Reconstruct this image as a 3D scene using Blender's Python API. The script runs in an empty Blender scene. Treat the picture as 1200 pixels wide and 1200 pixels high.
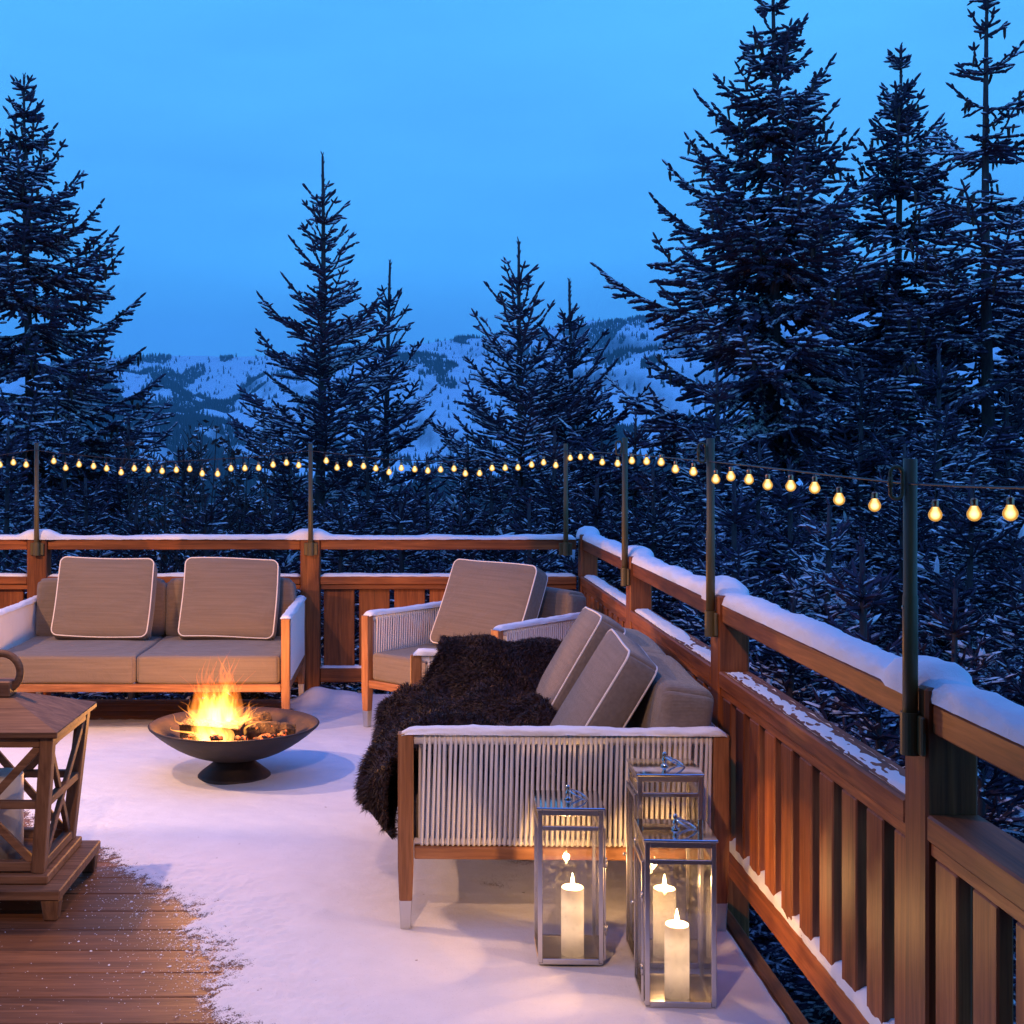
import bpy, bmesh, math, random
import numpy as np
from mathutils import Vector, Matrix, Euler
R = math.radians
SC = bpy.context.scene
COL = SC.collection
random.seed(7)

# ------------------------------------------------------------------ camera, world, lamps, exposure
cd = bpy.data.cameras.new("camera")
cam = bpy.data.objects.new("camera", cd)
COL.objects.link(cam)
cam.location = (0, 0, 1.5)
cam.rotation_euler = (math.pi / 2, 0, 0)
cd.sensor_width = 36
cd.lens = 45
cd.shift_x = 119 / 1200
cd.shift_y = -62 / 1200
cd.clip_start = 0.05
cd.clip_end = 20000
SC.camera = cam
SC.view_settings.view_transform = 'Standard'
SC.view_settings.look = 'None'
SC.view_settings.exposure = 0
SC.view_settings.gamma = 1
SC.cycles.use_denoising = True
SC.cycles.max_bounces = 8
SC.cycles.diffuse_bounces = 3
SC.cycles.glossy_bounces = 4
SC.cycles.transmission_bounces = 6
SC.cycles.transparent_max_bounces = 48
SC.cycles.volume_bounces = 0
SC.cycles.sample_clamp_indirect = 4.0
SC.cycles.caustics_reflective = False
SC.cycles.caustics_refractive = False

W = bpy.data.worlds.new("World")
SC.world = W
W.use_nodes = True
wt = W.node_tree
wt.nodes.clear()
def wn(t, **k):
    n = wt.nodes.new(t)
    for a, b in k.items():
        setattr(n, a, b)
    return n
SKY_SUN_EL, SKY_SUN_ROT = R(-4.0), R(200)
out = wn('ShaderNodeOutputWorld')
bg = wn('ShaderNodeBackground')
sky = wn('ShaderNodeTexSky', sky_type='NISHITA', sun_disc=False, sun_elevation=SKY_SUN_EL, sun_rotation=SKY_SUN_ROT)
tc = wn('ShaderNodeTexCoord')
sp = wn('ShaderNodeSeparateXYZ')
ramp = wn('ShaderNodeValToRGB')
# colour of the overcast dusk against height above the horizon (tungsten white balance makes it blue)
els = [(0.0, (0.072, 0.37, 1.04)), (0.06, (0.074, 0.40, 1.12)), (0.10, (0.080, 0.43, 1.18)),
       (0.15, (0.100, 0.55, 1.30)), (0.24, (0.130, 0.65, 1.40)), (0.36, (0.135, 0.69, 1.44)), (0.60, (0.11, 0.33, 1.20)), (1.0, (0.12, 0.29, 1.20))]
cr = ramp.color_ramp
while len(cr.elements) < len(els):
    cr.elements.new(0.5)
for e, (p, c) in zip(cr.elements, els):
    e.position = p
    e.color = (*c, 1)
ns = wn('ShaderNodeTexNoise'); ns.inputs['Scale'].default_value = 2.4; ns.inputs['Detail'].default_value = 5
mp = wn('ShaderNodeMapping'); mp.inputs['Scale'].default_value = (1, 1, 4.5)
mr = wn('ShaderNodeMapRange')
mr.inputs['From Min'].default_value = 0.3; mr.inputs['From Max'].default_value = 0.7
mr.inputs['To Min'].default_value = 0.90; mr.inputs['To Max'].default_value = 1.16
mul = wn('ShaderNodeMix', data_type='RGBA', blend_type='MULTIPLY'); mul.inputs[0].default_value = 1
add = wn('ShaderNodeMix', data_type='RGBA', blend_type='ADD'); add.inputs[0].default_value = 0.1
L = wt.links.new
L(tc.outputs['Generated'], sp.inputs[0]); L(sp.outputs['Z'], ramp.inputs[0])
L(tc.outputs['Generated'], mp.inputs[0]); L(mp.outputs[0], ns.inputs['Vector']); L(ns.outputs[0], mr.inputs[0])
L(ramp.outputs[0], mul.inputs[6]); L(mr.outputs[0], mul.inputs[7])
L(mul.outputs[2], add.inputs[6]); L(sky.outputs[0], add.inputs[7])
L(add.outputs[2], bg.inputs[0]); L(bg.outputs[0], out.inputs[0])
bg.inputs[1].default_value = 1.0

def lamp(name, loc, power, color, radius):
    l = bpy.data.lights.new(name, 'POINT')
    l.energy = power; l.color = color; l.shadow_soft_size = radius
    o = bpy.data.objects.new(name, l)
    o.location = loc
    COL.objects.link(o)
    return o
def spot(name, loc, aim, power, color, radius, angle, blend):
    l = bpy.data.lights.new(name, 'SPOT')
    l.energy = power; l.color = color; l.shadow_soft_size = radius; l.spot_size = R(angle); l.spot_blend = blend
    o = bpy.data.objects.new(name, l)
    o.location = loc
    o.rotation_euler = (Vector(aim) - Vector(loc)).to_track_quat('-Z', 'Y').to_euler()
    COL.objects.link(o)
    return o
WARM = (1.0, 0.54, 0.31)
# shaded chalet lamps just outside the frame, pointing down
spot('eave_lamp', (-2.2, 4.65, 2.9), (-1.9, 4.75, 0), 200, WARM, 0.045, 130, .28)
spot('wall_lamp', (-3.5, 5.35, 2.6), (-3.0, 5.5, 0), 320, WARM, 0.04, 131, .28)
spot('door_lamp', (-0.6, 0.9, 3.1), (-.05, 4.9, 0), 300, WARM, 0.06, 44, .6)

# ------------------------------------------------------------------ helpers
def tag(o, label=None, cat=None, group=None, kind=None):
    if label: o['label'] = label
    if cat: o['category'] = cat
    if group: o['group'] = group
    if kind: o['kind'] = kind
    return o

def empty(name, loc=(0, 0, 0), rz=0.0, label=None, cat=None, group=None):
    o = bpy.data.objects.new(name, None)
    o.location = loc
    o.rotation_euler = (0, 0, rz)
    o.empty_display_size = 0.1
    COL.objects.link(o)
    return tag(o, label, cat, group)

def copy_tree(o, parent=None):
    c = o.copy(); COL.objects.link(c); c.parent = parent
    for ch in o.children:
        copy_tree(ch, c)
    return c

def at(px, py, Y):
    """point of the place seen at photo pixel (px, py) at depth Y"""
    return Vector(((px - 481) / 1500 * Y, Y, 1.5 - (py - 538) / 1500 * Y))

class MB:
    """collects shapes, then links them as one mesh object"""
    def __init__(s):
        s.v = []; s.f = []; s.mi = []; s.n = 0
    def add(s, v, f, mi=0, M=None):
        v = np.asarray(v, float).reshape(-1, 3)
        if M is not None:
            A = np.array(M)
            v = v @ A[:3, :3].T + A[:3, 3]
        s.v.append(v)
        n = s.n
        s.f.extend([tuple(i + n for i in q) for q in f])
        s.mi.extend([mi] * len(f))
        s.n += len(v)
    def box(s, c, d, b=0.004, taper=1.0, M=None, mi=0, tz=-1):
        """box centre c, size d, chamfer b; taper scales the bottom (tz=-1) or the top (tz=1)"""
        x, y, z = d[0] / 2, d[1] / 2, d[2] / 2
        b = min(b, x * .9, y * .9, z * .9)
        vs = []
        for sx in (-1, 1):
            for sy in (-1, 1):
                for sz in (-1, 1):
                    vs += [(sx * x, sy * (y - b), sz * (z - b)), (sx * (x - b), sy * y, sz * (z - b)), (sx * (x - b), sy * (y - b), sz * z)]
        idx = lambda sx, sy, sz, k: (((sx > 0) * 2 + (sy > 0)) * 2 + (sz > 0)) * 3 + k
        F = []
        for sx in (-1, 1):
            F.append([idx(sx, a, c_, 0) for a, c_ in ((-1, -1), (1, -1), (1, 1), (-1, 1))][::sx])
        for sy in (-1, 1):
            F.append([idx(a, sy, c_, 1) for a, c_ in ((-1, -1), (1, -1), (1, 1), (-1, 1))][::-sy])
        for sz in (-1, 1):
            F.append([idx(a, c_, sz, 2) for a, c_ in ((-1, -1), (1, -1), (1, 1), (-1, 1))][::sz])
        for p in (-1, 1):
            for q in (-1, 1):
                F.append([idx(p, q, -1, 0), idx(p, q, 1, 0), idx(p, q, 1, 1), idx(p, q, -1, 1)][::-p * q])
                F.append([idx(p, -1, q, 0), idx(p, 1, q, 0), idx(p, 1, q, 2), idx(p, -1, q, 2)][::p * q])
                F.append([idx(-1, p, q, 1), idx(1, p, q, 1), idx(1, p, q, 2), idx(-1, p, q, 2)][::-p * q])
                for r_ in (-1, 1):
                    F.append([idx(p, q, r_, 0), idx(p, q, r_, 1), idx(p, q, r_, 2)][::p * q * r_])
        vs = np.array(vs, float)
        if taper != 1.0:
            t = (vs[:, 2] / z * tz + 1) / 2
            k = 1 + (taper - 1) * t
            vs[:, 0] *= k; vs[:, 1] *= k
        vs += np.array(c)
        s.add(vs, F, mi, M)
        return s
    def bar(s, p, q, w, h, b=0.002, M=None, up=(0, 0, 1)):
        """square bar from p to q"""
        p, q = Vector(p), Vector(q)
        d = (q - p); L_ = d.length; d.normalize()
        u = Vector(up)
        if abs(d.dot(u)) > .98: u = Vector((1, 0, 0))
        x = d.cross(u).normalized(); y = x.cross(d).normalized()
        T = Matrix((( x.x, y.x, d.x, 0), (x.y, y.y, d.y, 0), (x.z, y.z, d.z, 0), (0, 0, 0, 1)))
        T = Matrix.Translation((p + q) / 2) @ T
        if M is not None: T = M @ T
        s.box((0, 0, 0), (w, h, L_), b, M=T)
        return s
    def tube(s, pts, r, n=8, closed=False, caps=True, M=None, mi=0):
        P = np.array([tuple(p) for p in pts], float); m = len(P)
        rr = np.full(m, r, float) if np.isscalar(r) else np.array(r, float)
        if closed:
            T = np.roll(P, -1, 0) - np.roll(P, 1, 0)
        else:
            T = np.gradient(P, axis=0)
        T /= np.linalg.norm(T, axis=1)[:, None] + 1e-12
        u = np.cross(T[0], (0, 0, 1.0))
        if np.linalg.norm(u) < 1e-3: u = np.cross(T[0], (1.0, 0, 0))
        u /= np.linalg.norm(u)
        vs = []
        for i in range(m):
            u = u - T[i] * u.dot(T[i]); u /= np.linalg.norm(u) + 1e-12
            w = np.cross(T[i], u)
            for k in range(n):
                a = 2 * math.pi * k / n
                vs.append(P[i] + rr[i] * (math.cos(a) * u + math.sin(a) * w))
        F = []
        for i in range(m if closed else m - 1):
            j = (i + 1) % m
            for k in range(n):
                k2 = (k + 1) % n
                F.append((i * n + k, i * n + k2, j * n + k2, j * n + k))
        if caps and not closed:
            F.append(tuple(range(n))[::-1]); F.append(tuple((m - 1) * n + k for k in range(n)))
        s.add(vs, F, mi, M)
        return s
    def lathe(s, prof, n=32, M=None, mi=0, closed=False):
        vs = []; m = len(prof)
        for r_, z in prof:
            for k in range(n):
                a = 2 * math.pi * k / n
                vs.append((r_ * math.cos(a), r_ * math.sin(a), z))
        F = []
        for i in range(m if closed else m - 1):
            j = (i + 1) % m
            for k in range(n):
                k2 = (k + 1) % n
                F.append((i * n + k, i * n + k2, j * n + k2, j * n + k))
        s.add(vs, F, mi, M)
        return s
    def build(s, name, mat, parent=None, smooth=False, loc=None):
        me = bpy.data.meshes.new(name)
        V = np.concatenate(s.v) if s.v else np.zeros((0, 3))
        me.from_pydata(V.tolist(), [], s.f)
        for m in (mat if isinstance(mat, (list, tuple)) else [mat]):
            me.materials.append(m)
        if any(s.mi): me.polygons.foreach_set('material_index', s.mi)
        if smooth: me.polygons.foreach_set('use_smooth', [True] * len(me.polygons))
        me.update()
        o = bpy.data.objects.new(name, me)
        COL.objects.link(o)
        if parent is not None: o.parent = parent
        if loc is not None: o.location = loc
        return o

def np_mesh(name, V, F, mats, parent=None, smooth=False, mi=None):
    """fast mesh from arrays; F is (n,3) or (n,4)"""
    me = bpy.data.meshes.new(name)
    V = np.asarray(V, np.float32); F = np.asarray(F, np.int32); k = F.shape[1]
    me.vertices.add(len(V)); me.vertices.foreach_set('co', V.ravel())
    me.loops.add(F.size); me.loops.foreach_set('vertex_index', F.ravel())
    me.polygons.add(len(F))
    me.polygons.foreach_set('loop_start', np.arange(0, F.size, k, dtype=np.int32))
    try: me.polygons.foreach_set('loop_total', np.full(len(F), k, np.int32))
    except Exception: pass
    me.polygons.foreach_set('use_smooth', np.full(len(F), smooth))
    for m in (mats if isinstance(mats, (list, tuple)) else [mats]): me.materials.append(m)
    if mi is not None: me.polygons.foreach_set('material_index', np.asarray(mi, np.int32))
    me.update(calc_edges=True)
    o = bpy.data.objects.new(name, me); COL.objects.link(o)
    if parent is not None: o.parent = parent
    return o

# value noise, vectorised
_rs = np.random.RandomState(3)
_T = _rs.rand(256, 256)
def vnoise(x, y):
    xi = np.floor(x).astype(int); yi = np.floor(y).astype(int)
    fx = x - xi; fy = y - yi
    fx = fx * fx * (3 - 2 * fx); fy = fy * fy * (3 - 2 * fy)
    g = lambda a, b: _T[a & 255, b & 255]
    return (g(xi, yi) * (1 - fx) + g(xi + 1, yi) * fx) * (1 - fy) + (g(xi, yi + 1) * (1 - fx) + g(xi + 1, yi + 1) * fx) * fy
def fbm(x, y, o=4):
    s = 0; a = .5; t = 0
    for i in range(o):
        s = s + a * vnoise(x * 2 ** i + 17.3 * i, y * 2 ** i + 5.1 * i); t += a; a *= .5
    return s / t
def sstep(a, b, x):
    t = np.clip((x - a) / (b - a), 0, 1)
    return t * t * (3 - 2 * t)

def cushion_mb(w, h, t, r=0.022, puff=0.02, seed=0, mb=None, M=None, corner=0.045):
    """box cushion: w along x, h along z, t along y (front face towards -y), origin at bottom of the front face"""
    def cuts(L_):
        a = L_ / 2
        e = [0, .3, .62, 1.0]
        k = [-a + r * q for q in e]
        n = max(4, int(L_ / .06))
        k += list(np.linspace(-a + r * 2.2, a - r * 2.2, n)) + [a - r * q for q in e[::-1]]
        return k
    cx, cz = cuts(w), cuts(h); cy = cuts(t) if t > .1 else cuts(t)
    cy = [-t / 2 + r * q for q in (0, .3, .62, 1)] + [0] + [t / 2 - r * q for q in (1, .62, .3, 0)]
    mb = mb or MB()
    rs = np.random.RandomState(seed + 11)
    ph = rs.rand(6) * 9
    def shape(x, y, z):
        # rounded box
        qx = np.clip(x, -w / 2 + r, w / 2 - r); qy = np.clip(y, -t / 2 + r, t / 2 - r); qz = np.clip(z, -h / 2 + r, h / 2 - r)
        dx, dy, dz = x - qx, y - qy, z - qz
        n = np.sqrt(dx * dx + dy * dy + dz * dz); n = np.where(n < 1e-9, 1, n)
        k = np.where((np.abs(dx) + np.abs(dy) + np.abs(dz)) > 1e-9, r / n, 0)
        x, y, z = qx + dx * k, qy + dy * k, qz + dz * k
        # round the outline's corners
        c = corner
        ax = np.clip(np.abs(x) - (w / 2 - c), 0, None); az = np.clip(np.abs(z) - (h / 2 - c), 0, None)
        d = np.sqrt(ax * ax + az * az); m = np.maximum(ax, az)
        f = np.where(d > 1e-9, m / np.where(d > 1e-9, d, 1), 1)
        x = np.sign(x) * (np.minimum(np.abs(x), w / 2 - c) + ax * f); z = np.sign(z) * (np.minimum(np.abs(z), h / 2 - c) + az * f)
        u, v = 2 * x / w, 2 * z / h
        pf = (1 - u ** 4).clip(0) * (1 - v ** 4).clip(0)
        wv = .25 * np.sin(3 * x / w * 3 + ph[0] + 2 * v) + .2 * np.sin(7 * z + ph[1] + 3 * u)
        y = y + np.sign(y) * puff * pf * (1 + .35 * wv) * (np.abs(y) / (t / 2))
        # sides belly a little
        x = x + np.sign(x) * puff * .35 * (np.abs(u) ** 3) * (1 - (2 * y / (t + .001)) ** 2).clip(0) * (1 - v ** 4).clip(0)
        z = z + np.sign(z) * puff * .35 * (np.abs(v) ** 3) * (1 - (2 * y / (t + .001)) ** 2).clip(0) * (1 - u ** 4).clip(0)
        x = x + .004 * np.sin(9 * z + ph[2]); z = z + .005 * np.sin(8 * x + ph[3])
        return np.stack([x, y + t / 2, z + h / 2], -1)
    def face(A, B, fn, flip):
        a, b = np.meshgrid(A, B, indexing='ij')
        P = fn(a, b); na, nb = a.shape
        F = []
        for i in range(na - 1):
            for j in range(nb - 1):
                q = (i * nb + j, (i + 1) * nb + j, (i + 1) * nb + j + 1, i * nb + j + 1)
                F.append(q[::-1] if flip else q)
        mb.add(P.reshape(-1, 3), F, 0, M)
    o = np.ones
    face(cx, cz, lambda a, b: shape(a, -t / 2 * o(a.shape), b), False)
    face(cx, cz, lambda a, b: shape(a, t / 2 * o(a.shape), b), True)
    face(cx, cy, lambda a, b: shape(a, b, -h / 2 * o(a.shape)), True)
    face(cx, cy, lambda a, b: shape(a, b, h / 2 * o(a.shape)), False)
    face(cy, cz, lambda a, b: shape(-w / 2 * o(a.shape), a, b), True)
    face(cy, cz, lambda a, b: shape(w / 2 * o(a.shape), a, b), False)
    def seam(side, grow=0.0):
        pts = []
        c = corner; X, Z = w / 2 - .004, h / 2 - .004
        for sx, sz, a0 in ((1, 1, 0), (-1, 1, 90), (-1, -1, 180), (1, -1, 270)):
            for k in range(7):
                a = R(a0 + 15 * k)
                pts.append((sx * (X - c) + c * math.cos(a), sz * (Z - c) + c * math.sin(a)))
            # long edge samples
            nx = {(1, 1): (-1, 1), (-1, 1): (-1, -1), (-1, -1): (1, -1), (1, -1): (1, 1)}[(sx, sz)]
            p0 = pts[-1]
            a1 = R(a0 + 90)
            p1 = (nx[0] * (X - c) + c * math.cos(a1), nx[1] * (Z - c) + c * math.sin(a1))
            for k in range(1, 8):
                pts.append((p0[0] + (p1[0] - p0[0]) * k / 8, p0[1] + (p1[1] - p0[1]) * k / 8))
        P = []
        for x, z in pts:
            x2 = x + .004 * math.sin(9 * z + ph[2]); z2 = z + .005 * math.sin(8 * x + ph[3])
            P.append((x2, (0.004 if side < 0 else t - .004), z2 + h / 2))
        return P
    return mb, seam

# ------------------------------------------------------------------ materials
def mat(name, color=(.5, .5, .5), rough=.6, metal=0.0, spec=.5):
    m = bpy.data.materials.new(name); m.use_nodes = True
    b = m.node_tree.nodes['Principled BSDF']
    b.inputs['Base Color'].default_value = (*color, 1); b.inputs['Roughness'].default_value = rough
    b.inputs['Metallic'].default_value = metal; b.inputs['Specular IOR Level'].default_value = spec
    return m, m.node_tree, b
def nd(t, typ, **k):
    n = t.nodes.new(typ)
    for a, b in k.items():
        if a in n.inputs: n.inputs[a].default_value = b
        else: setattr(n, a, b)
    return n
def coords(t, scale=(1, 1, 1), kind='Object'):
    c = nd(t, 'ShaderNodeTexCoord'); m = nd(t, 'ShaderNodeMapping')
    m.inputs['Scale'].default_value = scale
    t.links.new(c.outputs[kind], m.inputs[0])
    return m.outputs[0]
def noise(t, vec, scale, detail=4, rough=.55, dist=0):
    n = nd(t, 'ShaderNodeTexNoise')
    n.inputs['Scale'].default_value = scale; n.inputs['Detail'].default_value = detail
    n.inputs['Roughness'].default_value = rough; n.inputs['Distortion'].default_value = dist
    t.links.new(vec, n.inputs['Vector'])
    return n.outputs[0]
def rampn(t, fac, stops):
    r_ = nd(t, 'ShaderNodeValToRGB'); c = r_.color_ramp
    while len(c.elements) < len(stops): c.elements.new(.5)
    for e, (p, col) in zip(c.elements, stops):
        e.position = p; e.color = (*col, 1) if len(col) == 3 else col
    t.links.new(fac, r_.inputs[0])
    return r_.outputs[0]
def mixc(t, fac, a, b, mode='MIX'):
    n = nd(t, 'ShaderNodeMix', data_type='RGBA', blend_type=mode)
    for i, v in ((0, fac), (6, a), (7, b)):
        if hasattr(v, 'is_output'): t.links.new(v, n.inputs[i])
        elif isinstance(v, (int, float)): n.inputs[i].default_value = v
        else: n.inputs[i].default_value = (*v, 1)
    return n.outputs[2]
def mathn(t, op, a, b=0.0, clamp=False):
    n = nd(t, 'ShaderNodeMath', operation=op); n.use_clamp = clamp
    for i, v in ((0, a), (1, b)):
        if hasattr(v, 'is_output'): t.links.new(v, n.inputs[i])
        else: n.inputs[i].default_value = v
    return n.outputs[0]
def bump(t, b, h, strength=.3, dist=.01):
    n = nd(t, 'ShaderNodeBump'); n.inputs['Strength'].default_value = strength; n.inputs['Distance'].default_value = dist
    t.links.new(h, n.inputs['Height']); t.links.new(n.outputs[0], b.inputs['Normal'])

def wood(name, axis, c1, c2, c3, rough=.55, fine=1.0, grey=None):
    """grain along the axis; value varies from piece to piece"""
    m, t, b = mat(name, c2, rough, spec=.35)
    s = {'x': (1.2, 22, 22), 'y': (22, 1.2, 22), 'z': (22, 22, 1.2)}[axis]
    s = tuple(k * fine for k in s)
    v = coords(t, s)
    oi = nd(t, 'ShaderNodeObjectInfo'); ge = nd(t, 'ShaderNodeNewGeometry')
    rnd = mathn(t, 'FRACT', mathn(t, 'ADD', oi.outputs['Random'], ge.outputs['Random Per Island']))
    vv = nd(t, 'ShaderNodeVectorMath', operation='ADD')
    cx = nd(t, 'ShaderNodeCombineXYZ')
    for i in range(3): t.links.new(mathn(t, 'MULTIPLY', rnd, 37.0 + 11 * i), cx.inputs[i])
    t.links.new(v, vv.inputs[0]); t.links.new(cx.outputs[0], vv.inputs[1])
    v = vv.outputs[0]
    g1 = noise(t, v, 1.0, 5, .6, 1.2)
    g2 = noise(t, v, 5.0, 3, .6, .3)
    g3 = noise(t, coords(t, (3, 3, 3)), 1.3, 3)
    col = rampn(t, g1, [(.28, c1), (.5, c2), (.72, c3)])
    dk = rampn(t, g2, [(.35, (.62, .58, .55)), (.6, (1, 1, 1))])
    col = mixc(t, .75, col, dk, 'MULTIPLY')
    pv = rampn(t, rnd, [(0, (.72, .70, .68)), (1, (1.2, 1.15, 1.1))])
    col = mixc(t, 1, col, pv, 'MULTIPLY')
    col = mixc(t, .5, col, rampn(t, g3, [(.3, (.7, .68, .66)), (.7, (1.1, 1.1, 1.1))]), 'MULTIPLY')
    # knots
    kv = coords(t, {'x': (1.4, 9, 9), 'y': (9, 1.4, 9), 'z': (9, 9, 1.4)}[axis])
    vo = nd(t, 'ShaderNodeTexVoronoi'); vo.inputs['Scale'].default_value = 1.0; t.links.new(kv, vo.inputs['Vector'])
    kn = rampn(t, vo.outputs['Distance'], [(.04, (.35, .3, .28)), (.11, (1, 1, 1))])
    col = mixc(t, .7, col, kn, 'MULTIPLY')
    if grey: col = mixc(t, rampn(t, g3, [(.35, (0, 0, 0)), (.65, (1, 1, 1))]), col, grey)
    t.links.new(col, b.inputs['Base Color'])
    bump(t, b, g1, .35, .004)
    return m
RAIL = {a: wood('rail_wood_' + a, a, (.15, .045, .013), (.30, .092, .027), (.44, .150, .043), .5) for a in 'xyz'}
TEAK = {a: wood('teak_' + a, a, (.24, .10, .04), (.42, .19, .08), (.55, .27, .12), .45) for a in 'xyz'}
AGED = {a: wood('aged_wood_' + a, a, (.13, .065, .034), (.26, .135, .068), (.36, .20, .105), .65) for a in 'xyz'}
DECK = wood('deck_boards', 'x', (.10, .046, .022), (.21, .094, .042), (.32, .150, .068), .5)

def snow_mat(name, tint=(.86, .87, .88), big=True):
    m, t, b = mat(name, tint, .75, spec=.2)
    v = coords(t)
    n1 = noise(t, v, 130, 4, .75); n2 = noise(t, v, 7, 6, .62)
    h = mathn(t, 'ADD', mathn(t, 'MULTIPLY', n1, .25), n2)
    col = mixc(t, rampn(t, n2, [(.3, (0, 0, 0)), (.7, (1, 1, 1))]), tuple(c * .93 for c in tint), tint)
    if big:
        sp_ = rampn(t, noise(t, v, 34, 2, .5), [(.765, (0, 0, 0)), (.785, (1, 1, 1))])
        col = mixc(t, mathn(t, 'MULTIPLY', sp_, .7), col, (.16, .10, .07))
    t.links.new(col, b.inputs['Base Color'])
    if big:      # where it thins out over the boards the snow is only a dusting of grains
        ge = nd(t, 'ShaderNodeNewGeometry'); sz = nd(t, 'ShaderNodeSeparateXYZ'); t.links.new(ge.outputs['Position'], sz.inputs[0])
        cov = mathn(t, 'DIVIDE', mathn(t, 'ADD', sz.outputs[2], .0206), .0085, True)
        gr = noise(t, v, 210, 3, .7); gr2 = noise(t, v, 38, 3, .6)
        g_ = mathn(t, 'ADD', mathn(t, 'MULTIPLY', gr, .85), mathn(t, 'MULTIPLY', gr2, .15))
        g_ = mathn(t, 'MULTIPLY', mathn(t, 'DIVIDE', mathn(t, 'SUBTRACT', g_, .36), .28, True), .9)
        a_ = mathn(t, 'MULTIPLY', mathn(t, 'SUBTRACT', cov, g_), 6.0)
        a_ = mathn(t, 'ADD', a_, .2, True)
        t.links.new(a_, b.inputs['Alpha'])
    bump(t, b, h, .6, .012)
    return m
SNOW = snow_mat('snow_deck')
SNOWC = snow_mat('snow_cap', big=False)

m, t, b = mat('cushion_fabric', (.30, .235, .19), .85, spec=.2)
v = coords(t)
wx = nd(t, 'ShaderNodeTexWave', wave_type='BANDS', bands_direction='Z'); wx.inputs['Scale'].default_value = 70; wx.inputs['Distortion'].default_value = 1.5; wx.inputs['Detail'].default_value = 2
wy = nd(t, 'ShaderNodeTexWave', wave_type='BANDS', bands_direction='X'); wy.inputs['Scale'].default_value = 160; wy.inputs['Distortion'].default_value = 1
t.links.new(v, wx.inputs[0]); t.links.new(v, wy.inputs[0])
wv = mathn(t, 'ADD', wx.outputs[1], mathn(t, 'MULTIPLY', wy.outputs[1], .5))
slub = noise(t, coords(t, (3, 60, 90)), 1, 3)
c_ = mixc(t, rampn(t, slub, [(.35, (0, 0, 0)), (.7, (1, 1, 1))]), (.180, .145, .115), (.225, .180, .143))
c_ = mixc(t, .25, c_, rampn(t, wv, [(.2, (.6, .6, .6)), (1, (1.1, 1.1, 1.1))]), 'MULTIPLY')
t.links.new(c_, b.inputs['Base Color']); b.inputs['Sheen Weight'].default_value = .25
bump(t, b, mathn(t, 'ADD', mathn(t, 'MULTIPLY', wv, .10), mathn(t, 'MULTIPLY', noise(t, v, 7, 4, .55, .8), 2.2)), .5, .014)
FABRIC = m
PIPING = mat('piping_white', (.78, .72, .66), .7)[0]
m, t, b = mat('rope_white', (.84, .82, .80), .75)
wz = nd(t, 'ShaderNodeTexWave', wave_type='BANDS', bands_direction='DIAGONAL'); wz.inputs['Scale'].default_value = 130
t.links.new(coords(t), wz.inputs[0]); bump(t, b, wz.outputs[1], .35, .003)
ROPE = m
m, t, b = mat('fur_brown', (.04, .02, .012), .55, spec=.4)
g = nd(t, 'ShaderNodeNewGeometry')
t.links.new(rampn(t, g.outputs['Random Per Island'], [(0, (.010, .005, .003)), (.6, (.028, .012, .007)), (.92, (.07, .032, .018)), (1, (.15, .075, .04))]), b.inputs['Base Color'])
FUR = m
m, t, b = mat('brushed_steel', (.58, .56, .54), .22, 1.0)
b.inputs['Roughness'].default_value = .27
STEEL = m
CHROME = mat('chrome', (.72, .70, .68), .08, 1.0)[0]
LEGTIP = mat('leg_tip_steel', (.62, .60, .57), .35, 1.0)[0]
m, t, b = mat('bowl_iron', (.035, .028, .024), .55, .3)
t.links.new(rampn(t, noise(t, coords(t), 9, 6, .7), [(.3, (.016, .013, .012)), (.55, (.032, .022, .018)), (.75, (.07, .038, .025))]), b.inputs['Base Color'])
bump(t, b, noise(t, coords(t), 60, 4), .25, .004)
IRON = m
def glass_mat():
    m = bpy.data.materials.new('lantern_glass'); m.use_nodes = True; t = m.node_tree; t.nodes.clear()
    o = nd(t, 'ShaderNodeOutputMaterial'); tr = nd(t, 'ShaderNodeBsdfTransparent'); gl = nd(t, 'ShaderNodeBsdfGlossy')
    tr.inputs[0].default_value = (.95, .95, .95, 1); gl.inputs['Roughness'].default_value = .02
    fr = nd(t, 'ShaderNodeFresnel'); fr.inputs[0].default_value = 1.45
    # frost on the lower corners of the pane
    df = nd(t, 'ShaderNodeBsdfDiffuse'); df.inputs[0].default_value = (.8, .8, .8, 1)
    n = rampn(t, noise(t, coords(t), 55, 5, .75), [(.52, (0, 0, 0)), (.8, (.10, .10, .10))])
    mx = nd(t, 'ShaderNodeMixShader'); m2 = nd(t, 'ShaderNodeMixShader')
    t.links.new(mathn(t, 'MULTIPLY', fr.outputs[0], 1.7, True), mx.inputs[0]); t.links.new(tr.outputs[0], mx.inputs[1]); t.links.new(gl.outputs[0], mx.inputs[2])
    t.links.new(n, m2.inputs[0]); t.links.new(mx.outputs[0], m2.inputs[1]); t.links.new(df.outputs[0], m2.inputs[2])
    t.links.new(m2.outputs[0], o.inputs[0])
    return m
GLASS = glass_mat()
m, t, b = mat('candle_wax', (.90, .87, .80), .45)
tl = nd(t, 'ShaderNodeBsdfTranslucent'); tl.inputs[0].default_value = (.97, .90, .80, 1)
mx = nd(t, 'ShaderNodeMixShader'); mx.inputs[0].default_value = .42
t.links.new(b.outputs[0], mx.inputs[1]); t.links.new(tl.outputs[0], mx.inputs[2]); t.links.new(mx.outputs[0], [n for n in t.nodes if n.type == 'OUTPUT_MATERIAL'][0].inputs[0])
WAX = m
WICK = mat('wick', (.03, .02, .02), .9)[0]
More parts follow.
